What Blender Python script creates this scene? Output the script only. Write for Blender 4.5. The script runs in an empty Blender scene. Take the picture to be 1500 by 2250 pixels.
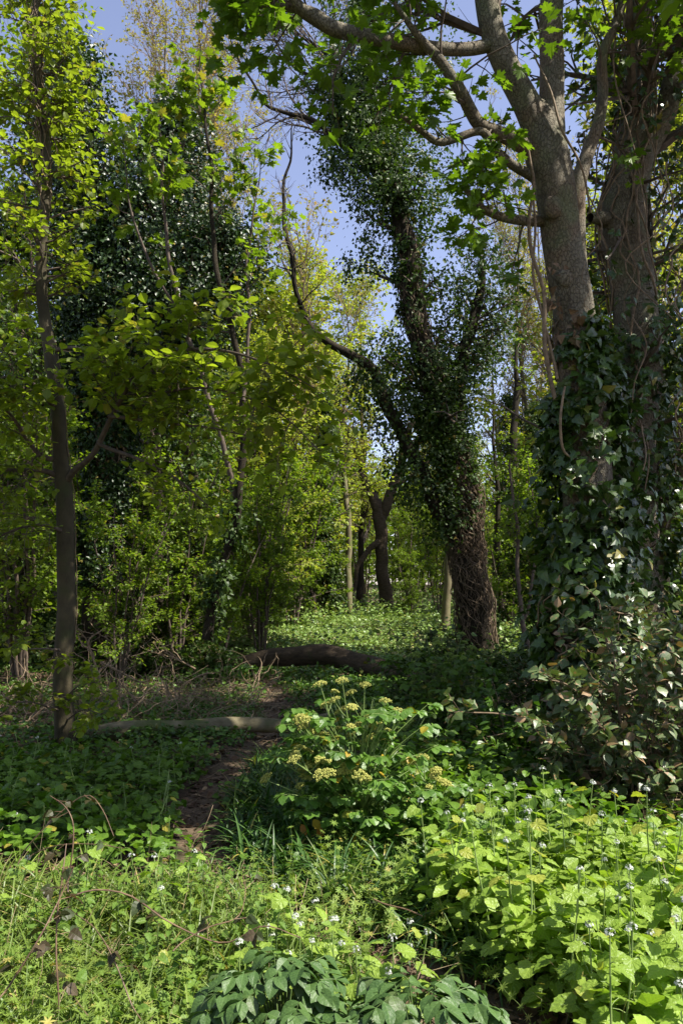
import bpy, math, random
import numpy as np
from mathutils import Vector, Euler, Matrix

R = math.radians
scene = bpy.context.scene
col = scene.collection
rng = np.random.default_rng(11)
random.seed(11)

# ------------------------------------------------------------------ camera, sky, sun, exposure
CAM_H = 1.6
PITCH = R(5.39)
FPX = 1750.0                     # focal length in pixels of the 1500 x 2250 photograph
cam_d = bpy.data.cameras.new('camera')
cam_d.sensor_fit = 'VERTICAL'
cam_d.sensor_height = 36.0
cam_d.lens = FPX / 2250 * 36.0
cam_d.clip_end = 400
cam_d.clip_start = 0.05
cam = bpy.data.objects.new('camera', cam_d)
cam.location = (0, 0, CAM_H)
cam.rotation_euler = (R(90) + PITCH, 0, 0)
col.objects.link(cam)
scene.camera = cam

SUN_AZ = R(108)                   # to the right of the viewing direction
SUN_EL = R(53)
SUN = np.array([math.cos(SUN_EL) * math.sin(SUN_AZ), math.cos(SUN_EL) * math.cos(SUN_AZ), math.sin(SUN_EL)])

world = bpy.data.worlds.new('World')
scene.world = world
world.use_nodes = True
wn = world.node_tree
sky = wn.nodes.new('ShaderNodeTexSky')
sky.sky_type = 'NISHITA'
sky.sun_disc = False
sky.sun_elevation = SUN_EL
sky.sun_rotation = SUN_AZ
sky.air_density = 1.0
sky.dust_density = 0.6
sky.ozone_density = 2.5
wn.nodes['Background'].inputs['Strength'].default_value = 0.118
hs = wn.nodes.new('ShaderNodeHueSaturation')          # the photograph's white balance
hs.inputs['Saturation'].default_value = 0.84
tint = wn.nodes.new('ShaderNodeMix'); tint.data_type = 'RGBA'; tint.blend_type = 'MULTIPLY'; tint.inputs['Factor'].default_value = 1
tint.inputs['B'].default_value = (1.04, 0.93, 0.99, 1)
wn.links.new(sky.outputs['Color'], hs.inputs['Color']); wn.links.new(hs.outputs['Color'], tint.inputs['A'])
wn.links.new(tint.outputs['Result'], wn.nodes['Background'].inputs['Color'])

sun_d = bpy.data.lights.new('sun', 'SUN')
sun_d.energy = 5.0
sun_d.angle = R(0.53)
sun_d.color = (1.0, 0.94, 0.84)
sun = bpy.data.objects.new('sun', sun_d)
sun.rotation_euler = Vector(SUN).to_track_quat('Z', 'Y').to_euler()
sun.location = (12, 4, 20)
col.objects.link(sun)

scene.view_settings.view_transform = 'Standard'
scene.view_settings.look = 'None'
scene.view_settings.exposure = 1.08
scene.view_settings.gamma = 1.0
scene.cycles.max_bounces = 6
scene.cycles.diffuse_bounces = 3
scene.cycles.glossy_bounces = 2
scene.cycles.transmission_bounces = 4
scene.cycles.sample_clamp_indirect = 4.0
scene.cycles.use_denoising = True


# ------------------------------------------------------------------ helpers
def ray(px, py):
    u = -(py - 1125.0) / FPX
    x = (px - 750.0) / FPX
    return np.array([x, math.cos(PITCH) - u * math.sin(PITCH), math.sin(PITCH) + u * math.cos(PITCH)])


def W(px, py, Y):
    """the point seen at that place of the photograph, Y metres ahead"""
    d = ray(px, py)
    return np.array([0, 0, CAM_H]) + d * (Y / d[1])


def nrm(v):
    return v / np.maximum(np.linalg.norm(v, axis=-1, keepdims=True), 1e-9)


def fn(P, s, k=0.0):
    """cheap smooth noise, about -1..1"""
    x, y, z = P[..., 0] * s + k, P[..., 1] * s + 1.7 * k, P[..., 2] * s - k
    return (np.sin(x * 1.3 + 2.1 * np.sin(y * .9 + z * .4)) + np.sin(y * 1.7 + 1.9 * np.sin(z * 1.1 + x * .6)) + np.sin(z * 1.5 + 2.3 * np.sin(x * .8 - y * .5))) / 2.4


def ground_z(x, y):
    x = np.asarray(x, float); y = np.asarray(y, float)
    z = 0.05 * np.sin(x * .7 + .4) * np.cos(y * .5) + 0.03 * np.sin(x * 1.9 + y * 1.3)
    z = z * np.clip(np.hypot(x, y) / 6, .3, 1.5)
    far = np.clip(y - 15, 0, 60)
    return z + 0.03 * far + 0.004 * np.clip(np.abs(x) - 12, 0, 60)


def path_x(y):
    """centre of the trodden path at depth y"""
    ys = np.array([-3, 1.0, 2.4, 3.4, 4.0, 4.8, 5.9, 7.05, 8.3, 9.5, 13.6, 18, 24, 32])
    xs = np.array([.9, .60, .48, .36, -.12, -.80, -1.07, -.92, -.76, -.75, -1.15, -1.6, -1.2, .5])
    return np.interp(y, ys, xs)


def path_w(y):
    return np.interp(y, [-3, 2, 4, 6, 8, 10, 14, 32], [.22, .20, .14, .14, .15, .15, .14, .1])


def on_path(x, y):
    """1 in the middle of the path, 0 away from it"""
    d = np.abs(x - path_x(y)) / path_w(y)
    return np.clip(1.6 - d, 0, 1) * np.clip((15.5 - y) / 2, 0, 1)


def link(name, me, parent=None):
    o = bpy.data.objects.new(name, me)
    col.objects.link(o)
    if parent is not None:
        o.parent = parent
    return o


def tag(o, label=None, cat=None, group=None, kind=None):
    if label: o['label'] = label
    if cat: o['category'] = cat
    if group: o['group'] = group
    if kind: o['kind'] = kind
    return o


def thing(name, label, cat, loc=(0, 0, 0), group=None):
    o = bpy.data.objects.new(name, None)
    o.empty_display_size = 0.2
    col.objects.link(o)
    o.location = [float(c) for c in loc]
    return tag(o, label, cat, group)


def copy_tree(o, loc, rz=0.0, s=1.0, label=None, group=None):
    r = o.copy(); col.objects.link(r)
    r.location = [float(c) for c in loc]; r.rotation_euler = (0, 0, rz); r.scale = (s, s, s)
    if label: r['label'] = label
    if group: r['group'] = group
    for ch in o.children:
        c = ch.copy(); col.objects.link(c); c.parent = r
        for g in ch.children:
            d = g.copy(); col.objects.link(d); d.parent = c
    return r


class Geo:
    """collects triangles and quads, with a leaf attribute (across, along, random)"""
    def __init__(self):
        self.v, self.a, self.t, self.q, self.n = [], [], [], [], 0

    def add(self, V, F, A=None):
        V = np.asarray(V, np.float32).reshape(-1, 3)
        F = np.asarray(F, np.int64)
        if len(V) == 0 or len(F) == 0:
            return self
        if A is None:
            A = np.zeros((len(V), 3), np.float32)
        self.v.append(V); self.a.append(np.asarray(A, np.float32).reshape(-1, 3))
        (self.t if F.shape[1] == 3 else self.q).append(F + self.n)
        self.n += len(V)
        return self

    def merge(self, other, M=None):
        off = self.n
        for v, a in zip(other.v, other.a):
            self.v.append(v if M is None else (v @ M[:3, :3].T + M[:3, 3]).astype(np.float32)); self.a.append(a)
        self.t += [f + off for f in other.t]; self.q += [f + off for f in other.q]
        self.n += other.n
        return self

    def mesh(self, name, mats, smooth=False, origin=(0, 0, 0)):
        me = bpy.data.meshes.new(name)
        V = np.concatenate(self.v) - np.asarray(origin, np.float32)
        A = np.concatenate(self.a)
        T = np.concatenate(self.t) if self.t else np.zeros((0, 3), np.int64)
        Q = np.concatenate(self.q) if self.q else np.zeros((0, 4), np.int64)
        me.vertices.add(len(V)); me.vertices.foreach_set('co', V.astype(np.float32).ravel())
        li = np.concatenate([T.ravel(), Q.ravel()]).astype(np.int32)
        me.loops.add(len(li)); me.loops.foreach_set('vertex_index', li)
        st = np.concatenate([np.arange(len(T)) * 3, len(T) * 3 + np.arange(len(Q)) * 4]).astype(np.int32)
        me.polygons.add(len(st)); me.polygons.foreach_set('loop_start', st)
        me.polygons.foreach_set('use_smooth', np.full(len(st), smooth))
        at = me.attributes.new('lf', 'FLOAT_VECTOR', 'POINT')
        at.data.foreach_set('vector', A.ravel())
        me.update(calc_edges=True)
        me.materials.append(mats)
        return me

    def obj(self, name, mat, parent=None, smooth=False, origin=None):
        if not self.v:
            return None
        if origin is None:
            origin = tuple(parent.location) if parent is not None else (0, 0, 0)
            p = parent
            while p is not None and p.parent is not None:
                p = p.parent
                origin = tuple(p.location)
        return link(name, self.mesh(name, mat, smooth, origin), parent)


def tubes(P, Rd, sides=4, rough=0.0, cap=False, fl=None):
    """P (B,n,3) polylines, Rd (B,n) radii -> verts, quads, attr"""
    P = np.asarray(P, float); Rd = np.asarray(Rd, float)
    if P.ndim == 2:
        P = P[None]; Rd = Rd[None]
    B, n, _ = P.shape
    T = nrm(np.gradient(P, axis=1))
    m = nrm(T.mean(1))
    ref = np.where(np.abs(m[:, 2:3]) < .8, np.array([[0, 0, 1.0]]), np.array([[1.0, 0, 0]]))
    if B == 1:                                     # carry the frame along a long limb
        X = np.zeros_like(P); x = nrm(np.cross(T[:, 0], ref)); X[:, 0] = x
        for i in range(1, n):
            x = nrm(x - (x * T[:, i]).sum(-1, keepdims=True) * T[:, i]); X[:, i] = x
    else:
        X = nrm(np.cross(T, ref[:, None, :]))
    Yv = np.cross(T, X)
    a = np.arange(sides) / sides * 2 * np.pi
    rad = np.repeat(Rd[:, :, None], sides, 2)
    if rough:
        s = np.cumsum(np.r_[0, np.linalg.norm(np.diff(P[0], axis=0), axis=1)])
        ph = P[0, 0].sum() * 3.1
        nz = np.sin(2 * a[None] + s[:, None] * 1.3 + ph) * .5 + np.sin(3 * a[None] - s[:, None] * 2.4 + 2 * ph) * .35 + np.sin(5 * a[None] + s[:, None] * 5.1 + ph) * .2 + .25 * np.sin(s[:, None] * 6.3 + a[None])
        rad = rad * (1 + rough * nz[None])
    V = P[:, :, None] + (X[:, :, None] * np.cos(a)[None, None, :, None] + Yv[:, :, None] * np.sin(a)[None, None, :, None]) * rad[..., None]
    idx = np.arange(B * n * sides).reshape(B, n, sides)
    q = np.stack([idx[:, :-1], np.roll(idx[:, :-1], -1, 2), np.roll(idx[:, 1:], -1, 2), idx[:, 1:]], -1).reshape(-1, 4)
    A = np.zeros((B, n, sides, 3)); A[..., 0] = (a / 6.283)[None, None]; A[..., 1] = np.linspace(0, 1, n)[None, :, None]
    A[..., 2] = rng.random(B)[:, None, None]
    V = V.reshape(-1, 3); A = A.reshape(-1, 3)
    return V, q, A


def spline(pts, n, jit=0.0):
    """Catmull-Rom through (x,y,z,r) control points, n samples"""
    C = np.asarray(pts, float)
    C = np.vstack([2 * C[0] - C[1], C, 2 * C[-1] - C[-2]])
    m = len(C) - 3
    seg = np.linalg.norm(np.diff(C[1:-1, :3], axis=0), axis=1)
    cum = np.r_[0, np.cumsum(seg)] / seg.sum()
    u = np.linspace(0, 1, n)
    k = np.clip(np.searchsorted(cum, u, 'right') - 1, 0, m - 1)
    t = ((u - cum[k]) / (cum[k + 1] - cum[k]))[:, None]
    p0, p1, p2, p3 = C[k], C[k + 1], C[k + 2], C[k + 3]
    o = .5 * (2 * p1 + (p2 - p0) * t + (2 * p0 - 5 * p1 + 4 * p2 - p3) * t ** 2 + (3 * p1 - p0 - 3 * p2 + p3) * t ** 3)
    o[:, 3] = np.maximum(o[:, 3], C[:, 3].min() * .6)
    if jit:
        s = u * seg.sum()
        ph = C[1, :3].sum() * 7
        for ax in range(3):
            o[:, ax] += jit * (np.sin(s * 2.3 + ph + ax * 2) + .5 * np.sin(s * 5.7 + ax + ph)) * (np.sin(np.pi * np.clip(u * 4, 0, .5)))
    return o[:, :3], o[:, 3]


def L(*pts, n=None, jit=.015):
    """a limb from (px, py, depth, radius) points of the photograph"""
    c = [(*W(p[0], p[1], p[2]), p[3]) for p in pts]
    return spline(c, n or max(8, len(c) * 5), jit)


def perp(T, g=None):
    r = (g or rng).normal(size=T.shape)
    return nrm(r - (r * T).sum(-1, keepdims=True) * T)


def spawn(P, Rd, counts, t0, t1, ang, ln, rr=.6, tl=.4, up=0.0):
    """children of B parents (B,n,3): start, direction, length, radius"""
    B, n, _ = P.shape
    par = np.repeat(np.arange(B), counts)
    K = len(par)
    t = rng.uniform(t0, t1, K)
    f = t * (n - 1); i = np.minimum(f.astype(int), n - 2); w = (f - i)[:, None]
    pos = P[par, i] * (1 - w) + P[par, i + 1] * w
    T = nrm(P[par, i + 1] - P[par, i])
    a = rng.uniform(ang[0], ang[1], K)[:, None]
    pp = perp(T)
    pp[:, 2] += up; pp = nrm(pp)
    D = nrm(T * np.cos(a) + pp * np.sin(a))
    r = (Rd[par, i] * (1 - w[:, 0]) + Rd[par, i + 1] * w[:, 0]) * rr
    l = ln * rng.uniform(.6, 1.25, K) * (1 - tl * t)
    return pos, D, l, r, t


def grow(pos, D, l, r, n=5, wander=.18, up=.05, taper=.3):
    B = len(pos)
    P = np.zeros((B, n, 3)); P[:, 0] = pos
    d = D.copy()
    st = (l / (n - 1))[:, None]
    for k in range(1, n):
        d = d + rng.normal(size=d.shape) * wander
        d[:, 2] += up
        d = nrm(d)
        P[:, k] = P[:, k - 1] + d * st
    Rd = r[:, None] * np.linspace(1, taper, n)[None]
    return P, Rd


# ------------------------------------------------------------------ leaf templates (length 1 along y, normal z)
def strip_leaf(w, fold=.12, curl=.15, teeth=0.0, seg=None):
    """w: half widths along the leaf"""
    w = np.asarray(w, float); n = len(w)
    t = np.linspace(0, 1, n)
    z = -curl * t ** 2
    V = [];
    for i in range(n):
        tw = w[i] * (1 + (teeth if i % 2 else -teeth))
        V += [(-tw, t[i], z[i] + fold * w[i]), (0, t[i], z[i]), (tw, t[i], z[i] + fold * w[i])]
    F = []
    for i in range(n - 1):
        a = 3 * i; b = a + 3
        for s in (0, 1):
            F += [(a + s, a + s + 1, b + s + 1), (a + s, b + s + 1, b + s)]
    V = np.array(V); F = np.array(F)
    keep = []
    for f in F:
        p = V[f]
        if np.linalg.norm(np.cross(p[1] - p[0], p[2] - p[0])) > 1e-6: keep.append(f)
    return V, np.array(keep)


def fan_leaf(out, centre=(0, .2), rings=1, curl=.18, fold=.12, wave=0.0, droop=0.0):
    """a leaf from its outline (x, y), closed, filled from a centre"""
    out = np.asarray(out, float); c = np.asarray(centre); n = len(out)
    V = [(c[0], c[1], 0)]
    for r in range(1, rings + 1):
        f = r / rings
        for k, p in enumerate(out):
            q = c + (p - c) * f
            V.append((q[0], q[1], fold * abs(q[0]) - curl * ((q[1] - c[1]) ** 2 + .4 * q[0] ** 2) + wave * f * math.sin(k * 2.399)))
    F = [(0, 1 + k, 1 + (k + 1) % n) for k in range(n)]
    for r in range(1, rings):
        a = 1 + (r - 1) * n; b = a + n
        for k in range(n):
            k2 = (k + 1) % n
            F += [(a + k, b + k, b + k2), (a + k, b + k2, a + k2)]
    return np.array(V), np.array(F)


def mirror(h):
    h = list(h)
    return h + [(-x, y) for x, y in reversed(h) if abs(x) > 1e-6]


OVATE = strip_leaf([0.02, .27, .36, .29, .0], fold=.18, curl=.18)
OVATE2 = strip_leaf([0.02, .25, .38, .33, .0], fold=.3, curl=-.12)
SMALL = strip_leaf([0.0, .36, 0.0], fold=.3, curl=.2)
TOOTHED = strip_leaf([.05, .28, .36, .36, .32, .27, .20, .12, .0], fold=.22, curl=.3, teeth=.1)
MAPLE_H = [(0, 0), (.10, .04), (.42, -.06), (.36, .08), (.52, .16), (.36, .25), (.34, .34), (.60, .52), (.44, .54), (.46, .70), (.28, .60), (.19, .58), (.22, .78), (.12, .78), (0, 1.0)]
MAPLE = fan_leaf(mirror([(x, y) for x, y in MAPLE_H]), (0, .22), 1, .25, .1)
MAPLE2 = fan_leaf(mirror([(x * 1.06, y) for x, y in MAPLE_H]), (0, .22), 1, .1, .28)
MAPLE_LO = fan_leaf(mirror([(0, 0), (.40, -.02), (.34, .28), (.56, .52), (.2, .55), (0, 1)]), (0, .25), 1, .2, .15)
IVY_H = [(0, .04), (.20, -.08), (.40, .02), (.54, .22), (.30, .34), (.38, .56), (.18, .66), (0, 1.0)]
IVY = fan_leaf(mirror(IVY_H), (0, .2), 1, .22, .18)
IVY2 = fan_leaf(mirror([(0, .03), (.22, -.06), (.42, .08), (.34, .3), (.26, .52), (.12, .8), (0, 1.0)]), (0, .25), 1, .3, .05)
IVY_LO = fan_leaf(mirror([(0, 0), (.42, .08), (.28, .5), (0, 1)]), (0, .3), 1, .2, .2)


def heart(teeth=.05, seed=0, n=26, tip=.12, wid=.92):
    o = []
    for k in range(n):
        a = k / n * 2 * math.pi
        x = math.sin(a); y = -math.cos(a)
        X = x * .5 * wid * (1 - .20 * (y + 1) / 2)
        Y = .46 + .46 * y + (.0 if y < .9 else tip)
        if y < -.6: Y += .30 * max(0, (1 - abs(x) / .62)) ** 1.0 * .55
        f = 1 + (teeth if k % 2 else -teeth)
        o.append((X * f, .4 + (Y - .4) * f))
    return o


MUST = [fan_leaf(heart(.06), (0, .34), 2, .25, .22, .018), fan_leaf(heart(.07, wid=.82, tip=.2), (0, .34), 2, .1, .1, .03),
        fan_leaf(heart(.05, wid=1.02, tip=.05), (0, .36), 2, .4, .1, .025)]
MUST_LO = [fan_leaf(heart(.06, n=12), (0, .34), 1, .25, .2, .02), fan_leaf(heart(.07, n=12, wid=.8, tip=.2), (0, .34), 1, .1, .3, .02)]
ROUND = [fan_leaf([(math.sin(a) * .42 * (1 + .0), .45 - .45 * math.cos(a)) for a in np.arange(10) / 10 * 6.283], (0, .4), 1, .2, .2, .03)]
BIGIVY = [strip_leaf([.05, .33, .40, .30, .12, .0], fold=.25, curl=.25), strip_leaf([.03, .28, .38, .36, .16, .0], fold=-.1, curl=.35), strip_leaf([.05, .30, .36, .24, .10, .0], fold=.35, curl=-.1)]
LEAFLET = [strip_leaf([.03, .27, .38, .40, .34, .20, .0], fold=.22, curl=.25, teeth=.06), strip_leaf([.03, .24, .36, .38, .36, .22, .0], fold=.05, curl=.35, teeth=.09)]
LANCE = [strip_leaf([.03, .20, .28, .27, .17, .0], fold=.35, curl=.28), strip_leaf([.03, .18, .27, .29, .19, .0], fold=.2, curl=.45)]
NARROW = [strip_leaf([.03, .09, .07, .0], fold=.2, curl=.3)]


def blade(w, curve, n=6, tw=0.0):
    V, F = [], []
    for i in range(n):
        t = i / (n - 1)
        a = curve * t
        y = (math.sin(a) / curve if curve else t); z = (1 - math.cos(a)) / curve if curve else 0
        hw = w * (1 - t ** 2.2) * (.7 + .6 * min(1, t * 3)) * .8 + (0.0005)
        V += [(-hw, y, -z), (0, y, -z - hw * .5), (hw, y, -z)]
    for i in range(n - 1):
        a = 3 * i; b = a + 3
        for s in (0, 1):
            F += [(a + s, a + s + 1, b + s + 1), (a + s, b + s + 1, b + s)]
    return np.array(V), np.array(F)


BLADES = [blade(.018, .7), blade(.016, 1.5), blade(.024, 2.3), blade(.015, 1.1), blade(.022, 2.8)]
STRAPS = [blade(.030, .9), blade(.028, 1.9), blade(.032, 2.5), blade(.026, 1.3)]


def scatter(g, temps, P, D, N, S, wid=None, rnd=None):
    """one leaf per point: base P, axis D, rough normal N, length S"""
    if isinstance(temps, tuple): temps = [temps]
    K = len(P)
    if K == 0: return g
    S = np.broadcast_to(np.asarray(S, float), (K,))
    D = nrm(D); X = nrm(np.cross(D, N)); Z = np.cross(X, D)
    which = rng.integers(0, len(temps), K)
    rv = rng.random(K) if rnd is None else rnd
    for m, (V, F) in enumerate(temps):
        s = which == m; k = int(s.sum())
        if not k: continue
        wv = rng.uniform(.85, 1.1, k) if wid is None else np.full(k, wid)
        v = (X[s][:, None] * (V[None, :, 0:1] * wv[:, None, None]) + D[s][:, None] * V[None, :, 1:2] + Z[s][:, None] * V[None, :, 2:3]) * S[s][:, None, None] + P[s][:, None]
        f = F[None] + (np.arange(k) * len(V))[:, None, None]
        A = np.zeros((k, len(V), 3)); A[..., 0] = V[None, :, 0]; A[..., 1] = V[None, :, 1]; A[..., 2] = rv[s][:, None]
        g.add(v.reshape(-1, 3), f.reshape(-1, 3), A)
    return g


def leaves_along(g, P, temps, per, size, t0=.15, flat=.7, droop=.15, off=.02, spread=.9, sv=.35, clip=None):
    """leaves set along twigs (B,n,3)"""
    B, n, _ = P.shape
    K = B * per
    par = np.repeat(np.arange(B), per)
    t = rng.uniform(t0, 1.0, K)
    f = t * (n - 1); i = np.minimum(f.astype(int), n - 2); w = (f - i)[:, None]
    pos = P[par, i] * (1 - w) + P[par, i + 1] * w
    T = nrm(P[par, i + 1] - P[par, i])
    D = T * rng.uniform(.1, .9, (K, 1)) + perp(T) * spread
    D[:, 2] = D[:, 2] * (1 - flat * .7) - droop
    D = nrm(D)
    pos = pos + D * off
    N = nrm(np.array([[0, 0, flat + .15]]) + rng.normal(size=(K, 3)) * (1.05 - flat) * .8)
    S = size * rng.uniform(1 - sv, 1 + sv, K)
    if clip is not None:
        k = clip(pos); pos, D, N, S = pos[k], D[k], N[k], S[k]
    return scatter(g, temps, pos, D, N, S)


def limb_arr(lb, n=16):
    P, r = lb
    u = np.linspace(0, 1, n) * (len(P) - 1)
    i = np.minimum(u.astype(int), len(P) - 2); w = (u - i)
    return P[i] * (1 - w)[:, None] + P[i + 1] * w[:, None], r[i] * (1 - w) + r[i + 1] * w


# ------------------------------------------------------------------ materials
def nodes(m):
    m.use_nodes = True
    nt = m.node_tree
    nt.nodes.clear()
    return nt, nt.nodes, nt.links


def leaf_mat(name, c1, c2, c3=None, odd=.04, trans=.42, tcol=(1.25, 1.35, .45), rough=.42, spec=.5, vein=.0, brown=None, coat=0.0, crinkle=0.0):
    """c1..c2 spread from leaf to leaf, c3 for a few odd leaves"""
    m = bpy.data.materials.new(name)
    nt, N, Lk = nodes(m)
    out = N.new('ShaderNodeOutputMaterial')
    at = N.new('ShaderNodeAttribute'); at.attribute_name = 'lf'
    sp = N.new('ShaderNodeSeparateXYZ'); Lk.new(at.outputs['Vector'], sp.inputs[0])
    rp = N.new('ShaderNodeValToRGB')
    rp.color_ramp.elements[0].position = 0.0; rp.color_ramp.elements[0].color = (*c1, 1)
    rp.color_ramp.elements[1].position = .93 - odd; rp.color_ramp.elements[1].color = (*c2, 1)
    if c3:
        e = rp.color_ramp.elements.new(1 - odd); e.color = (*c3, 1)
        e2 = rp.color_ramp.elements.new(1 - odd - .012); e2.color = (*c2, 1)
    Lk.new(sp.outputs['Z'], rp.inputs[0])
    colr = rp.outputs['Color']
    # slow change through the plant, and blotches
    tc = N.new('ShaderNodeTexCoord')
    nz = N.new('ShaderNodeTexNoise'); nz.inputs['Scale'].default_value = 1.3; nz.inputs['Detail'].default_value = 3
    Lk.new(tc.outputs['Object'], nz.inputs['Vector'])
    mr = N.new('ShaderNodeMapRange'); mr.inputs[1].default_value = .3; mr.inputs[2].default_value = .7; mr.inputs[3].default_value = .72; mr.inputs[4].default_value = 1.25
    Lk.new(nz.outputs['Fac'], mr.inputs[0])
    mx = N.new('ShaderNodeMix'); mx.data_type = 'RGBA'; mx.blend_type = 'MULTIPLY'; mx.inputs['Factor'].default_value = 1
    Lk.new(colr, mx.inputs['A']); Lk.new(mr.outputs[0], mx.inputs['B'])
    colr = mx.outputs['Result']
    if vein:
        ab = N.new('ShaderNodeMath'); ab.operation = 'ABSOLUTE'; Lk.new(sp.outputs['X'], ab.inputs[0])
        # side veins: stripes along (y - |x|*.8)
        k = N.new('ShaderNodeMath'); k.operation = 'MULTIPLY_ADD'; Lk.new(ab.outputs[0], k.inputs[0]); k.inputs[1].default_value = -.8; Lk.new(sp.outputs['Y'], k.inputs[2])
        s = N.new('ShaderNodeMath'); s.operation = 'MULTIPLY'; Lk.new(k.outputs[0], s.inputs[0]); s.inputs[1].default_value = 42
        sn = N.new('ShaderNodeMath'); sn.operation = 'SINE'; Lk.new(s.outputs[0], sn.inputs[0])
        m1 = N.new('ShaderNodeMapRange'); m1.inputs[1].default_value = .8; m1.inputs[2].default_value = 1; Lk.new(sn.outputs[0], m1.inputs[0])
        m2 = N.new('ShaderNodeMapRange'); m2.inputs[1].default_value = .03; m2.inputs[2].default_value = .005; Lk.new(ab.outputs[0], m2.inputs[0])
        mm = N.new('ShaderNodeMath'); mm.operation = 'MAXIMUM'; Lk.new(m1.outputs[0], mm.inputs[0]); Lk.new(m2.outputs[0], mm.inputs[1])
        ml = N.new('ShaderNodeMath'); ml.operation = 'MULTIPLY'; Lk.new(mm.outputs[0], ml.inputs[0]); ml.inputs[1].default_value = vein
        mv = N.new('ShaderNodeMix'); mv.data_type = 'RGBA'; Lk.new(ml.outputs[0], mv.inputs['Factor'])
        Lk.new(colr, mv.inputs['A']); mv.inputs['B'].default_value = (c2[0] * 1.5, c2[1] * 1.4, c2[2] * 1.4, 1)
        colr = mv.outputs['Result']
    if brown:
        n2 = N.new('ShaderNodeTexNoise'); n2.inputs['Scale'].default_value = 34; Lk.new(tc.outputs['Object'], n2.inputs['Vector'])
        m3 = N.new('ShaderNodeMapRange'); m3.inputs[1].default_value = brown[3]; m3.inputs[2].default_value = brown[3] + .05; Lk.new(n2.outputs['Fac'], m3.inputs[0])
        mb = N.new('ShaderNodeMix'); mb.data_type = 'RGBA'; Lk.new(m3.outputs[0], mb.inputs['Factor'])
        Lk.new(colr, mb.inputs['A']); mb.inputs['B'].default_value = (*brown[:3], 1)
        colr = mb.outputs['Result']
    p = N.new('ShaderNodeBsdfPrincipled')
    Lk.new(colr, p.inputs['Base Color']); p.inputs['Roughness'].default_value = rough
    p.inputs['Specular IOR Level'].default_value = spec
    if coat:
        p.inputs['Coat Weight'].default_value = coat; p.inputs['Coat Roughness'].default_value = .3
    if crinkle:
        nc = N.new('ShaderNodeTexNoise'); nc.inputs['Scale'].default_value = 75; nc.inputs['Detail'].default_value = 2; Lk.new(tc.outputs['Object'], nc.inputs['Vector'])
        bp = N.new('ShaderNodeBump'); bp.inputs['Strength'].default_value = crinkle; bp.inputs['Distance'].default_value = .006
        Lk.new(nc.outputs['Fac'], bp.inputs['Height']); Lk.new(bp.outputs[0], p.inputs['Normal'])
    tr = N.new('ShaderNodeBsdfTranslucent')
    mt = N.new('ShaderNodeMix'); mt.data_type = 'RGBA'; mt.blend_type = 'MULTIPLY'; mt.inputs['Factor'].default_value = 1
    Lk.new(colr, mt.inputs['A']); mt.inputs['B'].default_value = (*tcol, 1)
    mt.clamp_result = False
    Lk.new(mt.outputs['Result'], tr.inputs['Color'])
    ms = N.new('ShaderNodeMixShader'); ms.inputs['Fac'].default_value = trans
    Lk.new(p.outputs[0], ms.inputs[1]); Lk.new(tr.outputs[0], ms.inputs[2])
    Lk.new(ms.outputs[0], out.inputs['Surface'])
    return m


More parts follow.
